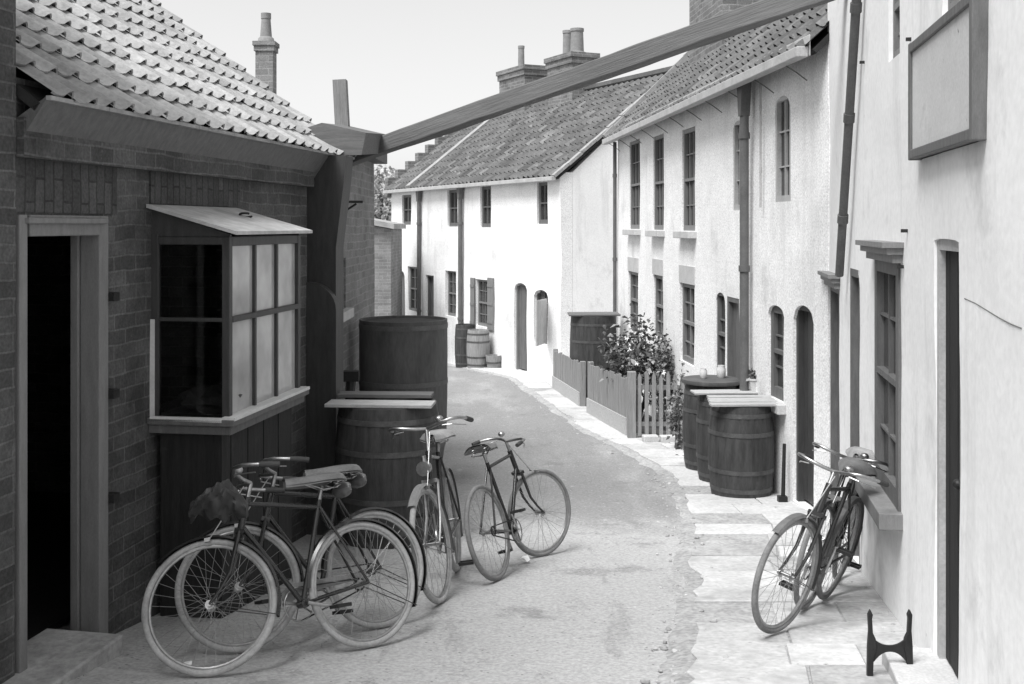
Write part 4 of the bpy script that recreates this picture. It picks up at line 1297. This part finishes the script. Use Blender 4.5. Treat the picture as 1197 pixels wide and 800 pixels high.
zt1 = barrel('big dark water barrel by the wall, in front of the other right-hand barrels', (2.42, 11.75), .345, .97, 'water barrels by the right wall', seed=1)
zt2 = barrel('dark water barrel squeezed behind the foremost right-hand barrel', (2.41, 12.55), .33, .99, 'water barrels by the right wall', seed=2)
zt3 = barrel('rearmost of the three dark barrels by the right wall, with black flat lid', (2.40, 13.35), .35, 1.03, 'water barrels by the right wall', seed=3)
for i in range(4):
    y_ = 11.50 + .16 * i
    plank(('front slat', 'second slat', 'third slat', 'rear slat')[i] + ' of the bleached slats lying on the foremost right-hand barrel',
          (2.05 + .02 * i, y_, zt1 + .02 + .004 * (i % 2)), (2.75 + .02 * i, y_ + .03, zt1 + .02 + .004 * (i % 2)), .13, .025, group='slats on the barrel')
plank('thin weathered board lying on the second right-hand barrel', (2.03, 12.5, zt2 + .018), (2.78, 12.55, zt2 + .018), .26, .022, 'timber_pale')
mb = MB(); mb.lathe([(.0, 0), (.36, 0), (.365, .02), (.36, .045), (.0, .05)], Vector((2.40, 13.35, zt3 + .004)), 32)
mb.build('lid', M['vat'], bpy.data.objects['barrel.002'], smooth=True)
# jars and potted plant on the barrel tops
for (x, y_, z, r, h, lb) in ((2.52, 13.40, zt3 + .06, .055, .15, 'pale stoneware jar standing on the black barrel lid'), (2.30, 13.36, zt3 + .06, .045, .12, 'small white cup on the black barrel lid, left of the jar')):
    mb = MB(); mb.lathe([(r * .7, 0), (r, h * .25), (r, h * .7), (r * .75, h * .9), (r * .8, h), (r * .6, h), (r * .55, h * .8)], Vector((x, y_, z - .006)), 20)
    one(mb, 'jar', M['china'], lb, 'jar', smooth=True)
pt = thing('potted_plant', 'small plant in a white pot beside the slatted barrel lid', 'potted plant', (2.74, 12.55, zt2 + .03))
mb = MB(); mb.lathe([(.05, 0), (.07, .12), (.078, .12), (.078, .14), (.06, .14), (.055, .11)], Vector((2.74, 12.55, zt2 + .03)), 20); mb.build('pot', M['china'], pt, smooth=True)
mb = MB(); rnd = random.Random(5)
for i in range(60): leaf(mb, Vector((2.74, 12.55, zt2 + .15)) + Vector((rnd.gauss(0, .03), rnd.gauss(0, .03), rnd.uniform(0, .1))), (rnd.gauss(0, 1), rnd.gauss(0, 1), rnd.uniform(.2, 1)), .08, rnd, rnd.choice([0, 1]))
mb.build('foliage', LM, pt)

zl = barrel('wide dark barrel under loose boards, left of the bicycles', (-1.07, 9.62), .455, 1.17, 'barrels on the left side', bulge=1.08, hoops=(.12, .34, .68, .9))
plank('pale broad board lying on the left barrel, nearer the camera', (-1.56, 9.42, zl + .02), (-.66, 9.36, zl + .02), .26, .028)
plank('thinner grey board lying on the left barrel, behind the broad one', (-1.60, 9.86, zl + .03), (-.70, 9.82, zl + .03), .20, .032, 'timber')

vt = thing('vat', 'tall black tarred vat behind the left barrel, in front of the outbuilding', 'vat', (-1.20, 12.3, gz(12.3)))
mb = MB(); vb = Vector((-1.20, 12.3, gz(12.3)))
mb.lathe([(.40, .0), (.43, .25), (.475, .6), (.485, 1.0), (.487, 1.5), (.485, 1.86), (.465, 1.86), (.46, 1.82), (.02, 1.82)], vb, 72, groove=.003, gk=3)
mb.build('staves', M['vat'], vt, smooth=True)
mb = MB(); mb.lathe([(.02, 1.825), (.458, 1.825), (.458, 1.835), (.02, 1.836)], vb, 48); mb.build('lid', M['tar'], vt)
for z in (.5, 1.18, 1.79):
    mb = MB(); rr = .463 if z < .55 else .4875
    mb.lathe([(rr - .01, z - .025), (rr + .004, z - .025), (rr + .004, z + .025), (rr - .01, z + .025)], vb, 48); mb.build('hoop', M['pipe'], vt, smooth=True)
mb = MB()
q = pix(412, 470, 11.2)
mb.path([(-1.60, 11.0, gz(11) + .01), (-1.62, 11.03, gz(11) + 1.0), (-1.60, 11.06, gz(11) + 1.28)], [.05, .045, .05], 8)
mb.box((-1.6, 11.06, gz(11) + 1.32), (.16, .12, .10))
one(mb, 'pump_post', M['iron'], 'dark iron post against the brick outbuilding, between barrel and vat', 'post')

zb_ = barrel('large dark water butt with board lid beside the plank fence, far right', (1.50, 20.6), .43, 1.55, 'water butts near the fence', bulge=1.06)
for k, dy in enumerate((-.2, .14)):
    plank(('front' if k == 0 else 'rear') + ' lid board on the large butt beside the plank fence', (1.04, 20.6 + dy, zb_ + .02), (1.98, 20.6 + dy, zb_ + .025), .3, .03, 'timber', 'boards on the butt')

for (px, base, r, h, lb, m_) in ((544, 27.9 + 1.2, .28, 1.12, 'upright dark cask by the far white house, left of the pair', 'barrel'), (559, 28.5, .30, .98, 'pale-topped cask by the far white house, right of the pair', 'timber_v')):
    barrel(lb, (xat(px, base), base), r, h, 'casks before the far house', m=m_)
Yb = 28.2
bk = thing('wooden_tub', 'small wooden tub standing right of the casks by the far house', 'tub', (xat(577, Yb), Yb, gz(Yb)))
mb = MB(); mb.lathe([(.16, .03), (.21, .36), (.19, .36), (.17, .1), (.01, .1)], Vector((xat(577, Yb), Yb, gz(Yb))), 36, groove=.004, gk=3); mb.build('staves', M['timber_v'], bk, smooth=True)
mb = MB(); mb.lathe([(.185, .16), (.195, .16), (.199, .20), (.185, .20)], Vector((xat(577, Yb), Yb, gz(Yb))), 36); mb.build('hoop', M['hoop'], bk, smooth=True)

# ------------------------------------------------------------------ fences
rf_ = random.Random(9)
def board_fence(label, A, B, hgt, group=None):
    A, B = Vector((A[0], A[1], gz(A[1]))), Vector((B[0], B[1], gz(B[1])))
    root = thing('board_fence', label, 'fence', A, group)
    d = (B - A); L = d.length; d.normalize()
    flat = Vector((d.x, d.y, 0)).normalized(); side = Vector((-flat.y, flat.x, 0))
    mb = MB(); n = int(L / .13)
    for i in range(n):
        q = A + d * ((i + .5) / n * L)
        hh = hgt + rf_.uniform(-.03, .02)
        mb.box(q + Vector((0, 0, .28 + (hh - .28) / 2)) + side * rf_.uniform(-.003, .003), (L / n - .008, .018, hh - .28), (flat, side, Vector((0, 0, 1))))
    mb.build('boards', M['timber_v'], root)
    mb = MB()
    for z in (.12,):
        mb.bar(A + Vector((0, 0, z + .03)) - side * -.022, B + Vector((0, 0, z + .03)) - side * -.022, .022, .26)
    mb.build('gravel_board', M['timber_pale'], root)
    mb = MB()
    for z in (.42, hgt - .14): mb.bar(A + Vector((0, 0, z)) - side * .035, B + Vector((0, 0, z)) - side * .035, .04, .06)
    mb.build('rail', M['timber_v'], root)
    for q in (A, B):
        mb = MB(); mb.box(q + Vector((0, 0, hgt / 2)) - side * .04, (.09, .09, hgt + .04), (flat, side, Vector((0, 0, 1)))); mb.build('post', M['timber_v'], root, bevel=.006)
    return root
board_fence('low plank fence beside the pavement, the panel nearer the picket fence', (1.67, 16.0), (1.27, 18.5), .86, 'plank fence panels')
board_fence('low plank fence beside the pavement, the farther panel by the water butt', (1.19, 19.3), (.84, 22.4), .80, 'plank fence panels')
pf = thing('picket_fence', 'short weathered picket fence across the garden beside the barrels', 'fence', (2.1, 15.8, gz(15.8)))
mb = MB()
for i in range(8):
    x = 1.81 + i * .102
    hh = .90 + rf_.uniform(-.03, .03)
    z0 = gz(15.8) + .06
    w = .055
    mb.prism([(x - w / 2, 15.78, z0), (x + w / 2, 15.78, z0), (x + w / 2, 15.78, z0 + hh - .07), (x, 15.78, z0 + hh), (x - w / 2, 15.78, z0 + hh - .07)], (0, .02, 0))
mb.build('pickets', M['timber_v'], pf)
mb = MB()
for z in (.22, .74): mb.box((2.11, 15.825, gz(15.8) + z), (.80, .035, .06))
mb.build('rail', M['timber_v'], pf)
mb = MB(); mb.box((1.70, 15.8, gz(15.8) + .48), (.12, .12, .98)); mb.build('post', M['timber_v'], pf, bevel=.008)
for (x, y_, lb) in ((1.92, 15.45, 'left stone block on the ground before the picket fence'), (2.16, 15.42, 'right stone block on the ground before the picket fence')):
    mb = MB(); mb.box((x, y_, gz(y_) + .07), (.21, .15, .09), (Vector((.99, .1, 0)), Vector((-.1, .99, 0)), Vector((0, 0, 1))))
    one(mb, 'stone_block', M['stone'], lb, 'stone', 'blocks before the fence', bevel=.012)
mb = MB()
V = [(1.75, 15.9), (2.46, 15.9), (2.30, 18.2), (2.05, 21.0), (1.3, 20.8), (1.3, 18.6)]
mb.add([(x, y_, gz(y_) + .02) for x, y_ in V], [tuple(range(6))])
tag(mb.build('garden_soil', M['soil'], None), kind='structure')

# pole leaning near the barrels, potted plants at the plant bed
mb = MB(); mb.path([(2.80 - .06, 11.25, gz(11.25) + .02), (2.76, 11.27, gz(11.25) + .62)], [.022, .018], 8); mb.box((2.735, 11.25, gz(11.25) + .06), (.09, .08, .07))
one(mb, 'hitching_post', M['iron'], 'short dark post on a block right of the big barrel', 'post')

# ------------------------------------------------------------------ boot scraper, steps, sack
Yx = 5.55
p0, p1 = pix(1017, 790, Yx), pix(1063, 790, Yx)
bs = thing('boot_scraper', 'black cast-iron boot scraper standing on the pavement at lower right', 'boot scraper', ((p0.x + p1.x) / 2, Yx, gz(Yx) + .03))
zb = gz(Yx) + .025
mb = MB()
for (x, sg) in ((p0.x, 1), (p1.x, -1)):
    po = [(-.016, 0), (.012, 0), (.016, .10), (.030, .16), (.026, .20), (.012, .23), (.008, .30), (.012, .32), (.0, .345), (-.012, .32), (-.008, .24), (-.014, .16)]
    mb.prism([(x + sg * a, Yx - .012, zb + b) for a, b in po], (0, .024, 0))
mb.build('standard', M['iron'], bs, bevel=.003)
mb = MB()
n = 12; top = []; bot = []
for i in range(n + 1):
    t = i / n; x = p0.x + .018 + (p1.x - p0.x - .036) * t
    e = abs(2 * t - 1) ** 2.2
    top.append((x, Yx - .006, zb + .165 + .035 * e)); bot.append((x, Yx - .006, zb + .135 - .05 * e))
mb.prism(top + bot[::-1], (0, .012, 0))
mb.build('scraper_blade', M['iron'], bs)

mb = MB(); zt = gz(5.6)
P = [FL1.p(4.4, 0, -.2), FL1.p(6.22, 0, -.2), FL1.p(6.20, 0, .27), FL1.p(4.4, 0, .27)]
mb.prism([(p.x, p.y, zt - .5) for p in P], (0, 0, .56))
one(mb, 'door_step', M['flag3'], 'grey stone step in the open workshop doorway', 'step', 'workshop steps', bevel=.012)
mb = MB()
P = [FL1.p(4.4, 0, .275), FL1.p(5.90, 0, .275), FL1.p(5.87, 0, .64), FL1.p(4.4, 0, .64)]
mb.prism([(p.x, p.y, zt - .5) for p in P], (0, 0, .50))
one(mb, 'door_step', M['flag2'], 'lower paler stone step at the bottom left corner', 'step', 'workshop steps', bevel=.012)
mb = MB(); q = FL1.p(SD0 + .15, gz(5.7) + .22, -.42)
mb.blob(q, (.26, .24, .26), 24, 16, .28, 2.2)
one(mb, 'sack', M['sack'], 'dark slumped sack just inside the workshop doorway', 'sack', smooth=True)
rnd = random.Random(21)
for (px, py, s, nm, lb, m_) in ((216, 752, .05, 'paper_scrap', 'white scrap of paper on the ground by the left front wheel', 'paper'), (613, 660, .045, 'paper_scrap', 'white scrap on the road under the leaning bicycle wheel', 'paper')):
    Y = 5.0
    for _ in range(60):
        Y = FPX * -gz(Y) / (py - HY)
    if nm == 'paper_scrap' and px < 300: Y = 5.72
    mb = MB(); c = Vector((xat(px, Y), Y, gz(Y) + .035 + rut(xat(px, Y), Y)))
    if nm == 'pebble':
        mb.blob(c - Vector((0, 0, .02)), (s, s, s * .7), 10, 7, .3, 2, seed=px)
    else:
        pts = [c + Vector((s * math.cos(a) * rnd.uniform(.6, 1.3), s * math.sin(a) * rnd.uniform(.6, 1.3), rnd.uniform(-.012, .03))) for a in [k * PI / 3.5 for k in range(7)]]
        mb.add([c + Vector((0, 0, .015))] + pts, [(0, i + 1, (i + 1) % 7 + 1) for i in range(7)])
    one(mb, nm, M[m_], lb, 'litter' if nm == 'paper_scrap' else 'pebble')

# ------------------------------------------------------------------ bicycles
def saddle_mesh(c, L=.32, w=.12):
    mb = MB(); c = Vector(c)
    n, k = 14, 9
    V = []
    for i in range(n + 1):
        t = i / n                                           # 0 rear .. 1 nose
        hw = w * (1 - t) ** .8 * (1 if t > .12 else .82 + 1.5 * t) + .020
        x = -.11 + L * t
        zc = .012 * math.cos(PI * (t - .1) * 1.1) + .012 * t
        for j in range(k):
            f = 2 * j / (k - 1) - 1
            drop = .052 * abs(f) ** 3.2 * (1.0 - .25 * t)
            V.append(c + Vector((x - .012 * abs(f) ** 2 * (1 - t), hw * math.copysign(abs(f) ** .85, f) if f else 0, zc - drop)))
    F = [(i * k + j, i * k + j + 1, (i + 1) * k + j + 1, (i + 1) * k + j) for i in range(n) for j in range(k - 1)]
    mb.add(V, F)
    mb.add([v - Vector((0, 0, .012)) for v in V], F)
    return mb
def bicycle(label, front, rear, lean, steer, tyre='tyre_pale', bars='upright', guards=True, case=False, saddle='leather', lamp=False, guard_m='enamel', bag=False, frame_m='enamel', crank=40, group='parked bicycles', size=1.0, stem=.085):
    f3 = Vector((front[0], front[1], gz(front[1]))); r3 = Vector((rear[0], rear[1], gz(rear[1])))
    wb = (f3 - r3).length / size
    lift = .012
    if front[0] > 1.3: lift = .042
    X = (f3 - r3).normalized(); Yv = Vector((0, 0, 1)).cross(X).normalized(); Zv = X.cross(Yv)
    mt = Matrix((X, Yv, Zv)).transposed().to_4x4()
    mt = Matrix.Translation(r3 + Vector((0, 0, lift))) @ mt @ Matrix.Rotation(R(lean), 4, 'X') @ Matrix.Scale(size, 4)
    root = thing('bicycle', label, 'bicycle', None, group, mtx=mt)
    RT = .345; rt = .0175
    s = wb / 1.01
    ra, fa = Vector((0, 0, RT)), Vector((wb, 0, RT))
    bb_ = Vector((.43 * s, 0, .285)); sc_ = Vector((.26 * s, 0, .80)); st_ = Vector((.225 * s, 0, .905))
    ht, hb = Vector((.735 * s, 0, .87)), Vector((.795 * s, 0, .71))
    axd = (ht - hb).normalized()
    Q = Matrix.Translation(hb) @ Matrix.Rotation(R(steer), 4, axd) @ Matrix.Translation(-hb)
    def B(mb, name, m, par, smooth=True, st=False, bevel=0):
        if st: mb.v = [Q @ p for p in mb.v]
        return mb.build(name, m, par, smooth, local=True, bevel=bevel)
    en = M[frame_m]
    mb = MB()
    tt = ht - axd * .03; dn = hb + axd * .02
    mb.tube(sc_ - Vector((0, 0, .01)), tt, .0135, n=10); mb.tube(bb_, dn, .0145, n=10); mb.tube(bb_, sc_ + (sc_ - bb_).normalized() * .03, .0145, n=10)
    mb.tube(hb - axd * .005, ht + axd * .005, .019, n=12)
    mb.tube(bb_ + Vector((0, -.035, 0)), bb_ + Vector((0, .035, 0)), .024, n=12)
    for q in (-1, 1):
        mb.tube(bb_ + Vector((0, q * .02, 0)), ra + Vector((0, q * .062, 0)), .009, n=8)
        mb.tube(sc_ + Vector((0, q * .014, -.01)), ra + Vector((0, q * .062, 0)), .008, n=8)
    B(mb, 'frame', en, root)
    mb = MB(); mb.tube(sc_, st_, .0125, n=10); B(mb, 'seat_post', M['nickel'], root)
    # wheels
    def wheel(c, st):
        hub = MB(); hub.tube(c + Vector((0, -.055, 0)), c + Vector((0, .055, 0)), .012, n=10)
        for q in (-1, 1): hub.tube(c + Vector((0, q * .032, 0)), c + Vector((0, q * .038, 0)), .024, n=12)
        w = B(hub, 'wheel', M['nickel'], root, st=st)
        t = MB(); t.ring(c, (0, 1, 0), RT - rt, rt, 56, 10); B(t, 'tyre', M[tyre], w, st=st)
        r = MB(); r.ring(c, (0, 1, 0), RT - 2 * rt - .004, .010, 56, 8); B(r, 'rim', M['rim'], w, st=st)
        p = MB()
        for i in range(32):
            a = 2 * PI * i / 32; q = 1 if i % 2 else -1
            a2 = a + (.9 if (i // 2) % 2 else -.9)
            h0 = c + Vector((math.cos(a2) * .022, q * .035, math.sin(a2) * .022))
            p.tube(h0, c + Vector((math.cos(a), 0, math.sin(a))) * (RT - 2 * rt - .008), .0013, n=4)
        B(p, 'spokes', M['spoke'], w, smooth=False, st=st)
        return w
    wheel(ra, False); wheel(fa, True)
    # fork
    mb = MB()
    cr = hb - axd * .02
    mb.box(cr, (.05, .10, .025), (Vector((axd.z, 0, -axd.x)), Vector((0, 1, 0)), axd))
    for q in (-1, 1):
        e0 = cr + Vector((0, q * .045, 0)); e2 = fa + Vector((0, q * .05, 0))
        e1 = e0 - axd * ((e0.z - e2.z) * .62)
        mb.path([e0, e0.lerp(e1, .5), e1, e1.lerp(e2, .55) - Vector((.008, 0, .0)), e2], [.012, .012, .0105, .009, .008], 8)
    B(mb, 'fork', M['nickel'] if lamp else en, root, st=True)
    # handlebar
    hbm = MB()
    sp = ht + axd * stem
    hbm.tube(ht, sp, .0125, n=10)
    G = []
    for q in (-1, 1):
        if bars == 'upright':
            P = [sp, sp + Vector((.04, q * .06, .012)), sp + Vector((.075, q * .13, .03)), sp + Vector((.07, q * .19, .04)), sp + Vector((.02, q * .235, .035)), sp + Vector((-.06, q * .25, .02)), sp + Vector((-.16, q * .255, .0))]
        elif bars == 'flat':
            P = [sp, sp + Vector((.03, q * .07, .01)), sp + Vector((.035, q * .15, .018)), sp + Vector((.0, q * .215, .015)), sp + Vector((-.06, q * .25, .005)), sp + Vector((-.12, q * .265, -.01))]
        else:
            P = [sp, sp + Vector((.05, q * .08, .03)), sp + Vector((.10, q * .16, .035)), sp + Vector((.13, q * .2, .0)), sp + Vector((.10, q * .21, -.05)), sp + Vector((.03, q * .215, -.075))]
        hbm.path(P, .011, 10)
        G.append((P[-2].lerp(P[-1], .05), P[-1]))
        hbm.path([P[2] + Vector((.0, 0, -.02)), P[3] + Vector((.0, 0, -.035)), P[-2] + Vector((.02, 0, -.04))], .004, 6)
    ho = B(hbm, 'handlebar', M['nickel'], root, st=True)
    for (p, q) in G:
        g = MB(); g.path([p, p.lerp(q, .5), q + (q - p) * .12], [.015, .0165, .0155], 10); B(g, 'grip', M['rubber'], ho, st=True)
    mb = MB(); mb.tube(sp - axd * .01 + Vector((.035, .03, -.01)), fa + Vector((-.02, .03, RT - .02)), .0035, n=6)
    mb.box(fa + Vector((-.02, 0, RT - .012)), (.03, .085, .02))
    B(mb, 'brake_rod', M['nickel'], root, st=True)
    bl = MB(); bl.blob(sp + Vector((.055, .11, .05)), (.028, .028, .022), 12, 8, 0); B(bl, 'bell', M['nickel'], ho, st=True)
    if lamp:
        lb = MB(); lc = hb + axd * .08 + Vector((.09, 0, 0))
        lb.path([lc - Vector((.045, 0, 0)), lc - Vector((.03, 0, 0)), lc + Vector((.03, 0, 0)), lc + Vector((.045, 0, 0))], [.02, .036, .042, .045], 14)
        lb.tube(lc + Vector((0, 0, .03)), lc + Vector((0, 0, .075)), .018, n=10)
        lb.bar(lc - Vector((.03, 0, .0)), hb + axd * .08, .02, .02)
        B(lb, 'lamp', M['nickel'], root, st=True)
    # saddle
    sd = saddle_mesh(st_ + Vector((.02, 0, .055)))
    so_ = B(sd, 'saddle', M[saddle], root)
    spg = MB()
    for q in (-1, 1):
        for k in range(1):
            c0 = st_ + Vector((-.075, q * .05, -.02))
            pts = [c0 + Vector((.018 * math.cos(a * .7), .018 * math.sin(a * .7), .0065 * a / 1.0 * .55)) for a in range(0, 22)]
            spg.path(pts, .0035, 5)
        spg.path([st_ + Vector((-.08, q * .045, -.015)), st_ + Vector((0, q * .02, -.02)), st_ + Vector((.14, q * .012, .035))], .005, 6)
    B(spg, 'saddle_spring', M['nickel'], so_)
    # mudguards
    if guards:
        def guard(c, a0, a1, st, rr=RT + .016):
            g = MB(); K = 26; V = []
            for i in range(K + 1):
                a = a0 + (a1 - a0) * i / K
                for (w, dr) in ((-.030, -.014), (-.018, 0), (.018, 0), (.030, -.014)):
                    V.append(c + Vector((math.cos(a) * (rr + dr), w, math.sin(a) * (rr + dr))))
            F = [(i * 4 + j, i * 4 + j + 1, (i + 1) * 4 + j + 1, (i + 1) * 4 + j) for i in range(K) for j in range(3)]
            g.add(V, F)
            for a in (a0 + (.02 if st else .0), a1 - .02):
                for q in (-1, 1):
                    e = c + Vector((math.cos(a) * rr, q * .028, math.sin(a) * rr))
                    if (st and a > 1.6) or (not st and a > 2): g.tube(e, c + Vector((0, q * .058, 0)), .003, n=5)
            B(g, 'mudguard', M[guard_m], root, st=st)
        guard(ra, R(2), R(208), False); guard(fa, R(48), R(200), True)
    # crank, chain
    ck = MB()
    co = bb_ + Vector((0, -.045, 0))
    ck.ring(co, (0, 1, 0), .088, .005, 32, 6)
    for k in range(5):
        a = 2 * PI * k / 5; ck.bar(co, co + Vector((math.cos(a) * .086, 0, math.sin(a) * .086)), .006, .012, up=(0, 1, 0))
    ko = B(ck, 'chainwheel', M['nickel'], root)
    a = R(crank)
    for (q, aa) in ((-1, a), (1, a + PI)):
        e0 = bb_ + Vector((0, q * .055, 0)); e1 = e0 + Vector((math.cos(aa) * .165, q * .008, math.sin(aa) * .165))
        m_ = MB(); m_.tube(e0, e1, .010, .008, n=8); B(m_, 'crank', M['nickel'], ko)
        m_ = MB(); pc = e1 + Vector((0, q * .06, 0))
        m_.tube(e1, e1 + Vector((0, q * .11, 0)), .005, n=6)
        for k in (-1, 1): m_.box(pc + Vector((k * .035, 0, 0)), (.016, .085, .018))
        for k in (-1, 1): m_.box(pc + Vector((0, k * .045, 0)), (.085, .004, .02))
        B(m_, 'pedal', M['iron'], ko, smooth=False)
    ch = MB()
    ro = ra + Vector((0, -.045, 0))
    for k in (-1, 1): ch.bar(co + Vector((0, 0, k * .088)), ro + Vector((0, 0, k * .032)), .007, .008)
    ch.ring(ro, (0, 1, 0), .032, .006, 20, 6)
    B(ch, 'chain', M['iron'], root, smooth=False)
    if case:
        cs = MB()
        A0, A1 = co + Vector((.10, -.014, .03)), ro + Vector((-.05, -.014, .03))
        po = [co + Vector((.09, -.018, .0)), co + Vector((.09, -.018, .075)), co + Vector((.03, -.018, .115)), ro + Vector((-.03, -.018, .062)), ro + Vector((-.05, -.018, .02)), ro + Vector((.04, -.018, .022)), co + Vector((-.05, -.018, .055))]
        cs.prism(po, (0, .006, 0)); B(cs, 'chain_guard', M['paint_grey'], root, smooth=False)
    if bag:
        bg_ = MB(); bg_.blob(st_ + Vector((-.13, 0, -.03)), (.045, .085, .045), 16, 10, .25, 3); B(bg_, 'saddle_bag', M['leather'], root)
    return root

bicycle('bicycle nearest the camera on the left, pale tyres, front wheel turned to face us', (-1.50, 5.64), (-.79, 6.20), 20, -30, tyre='tyre_pale', case=True, bag=True, saddle='leather', crank=15, frame_m='enamel')
bicycle('bicycle propped behind the nearest left one, its wheels showing past it', (-1.47, 6.10), (-.78, 6.64), 18, -22, tyre='tyre_pale', bag=True, crank=70)
bicycle('bicycle standing end-on to us beside the left barrel, tall bright handlebar', (-.47, 7.32), (-.41, 8.36), 8, -10, tyre='tyre_pale', guard_m='paint_grey', lamp=True, saddle='leather_worn', crank=100, size=1.1, stem=.15)
bicycle('bicycle farthest in the left group, leaning left, front wheel out in the road', (.275, 8.92), (-.10, 8.03), -16, -27, tyre='tyre_dark', bars='flat', guards=False, crank=120)
bicycle('right-hand bicycle nearer the camera, leaning on the other by the white wall', (1.50, 6.42), (2.05, 7.30), -15, -12, tyre='tyre_dark', bars='upright', guards=True, saddle='leather', crank=-70, guard_m='paint_mid', group='bicycles by the white wall')
bicycle('right-hand bicycle leaning against the white wall behind its neighbour', (1.84, 7.02), (2.32, 7.92), -12, -4, tyre='tyre_dark', saddle='leather_worn', crank=30, group='bicycles by the white wall')

q = pix(256, 588, 5.72)
mb = MB()
V = []; n, k = 40, 20
for i in range(n + 1):                                      # a folded cape slung over the lamp bracket: rolled, creased and sagging at the ends
    t = i / n * 2 - 1
    for j in range(k):
        a = 2 * PI * j / k
        rr = (.075 - .03 * t * t + .012 * math.sin(4 * t + 1)) * (1 + .20 * math.sin(4 * a + 11 * t) + .32 * noise.noise(Vector((t * 4, math.cos(a) * 1.8, math.sin(a) * 1.8))))
        V.append(q + Vector((t * .145, .02 * math.sin(3 * t) + rr * .8 * math.cos(a), -.07 * t * t + .03 + rr * math.sin(a) * (1.25 if math.sin(a) < 0 else .8))))
F = [(i * k + j, i * k + (j + 1) % k, (i + 1) * k + (j + 1) % k, (i + 1) * k + j) for i in range(n) for j in range(k)]
F += [tuple(range(k)), tuple(range(n * k, n * k + k))]
mb.add(V, F)
one(mb, 'rolled_cape', M['cloth'], 'dark bundled oilcloth cape slung over the nearest left bicycle', 'cape', smooth=True)
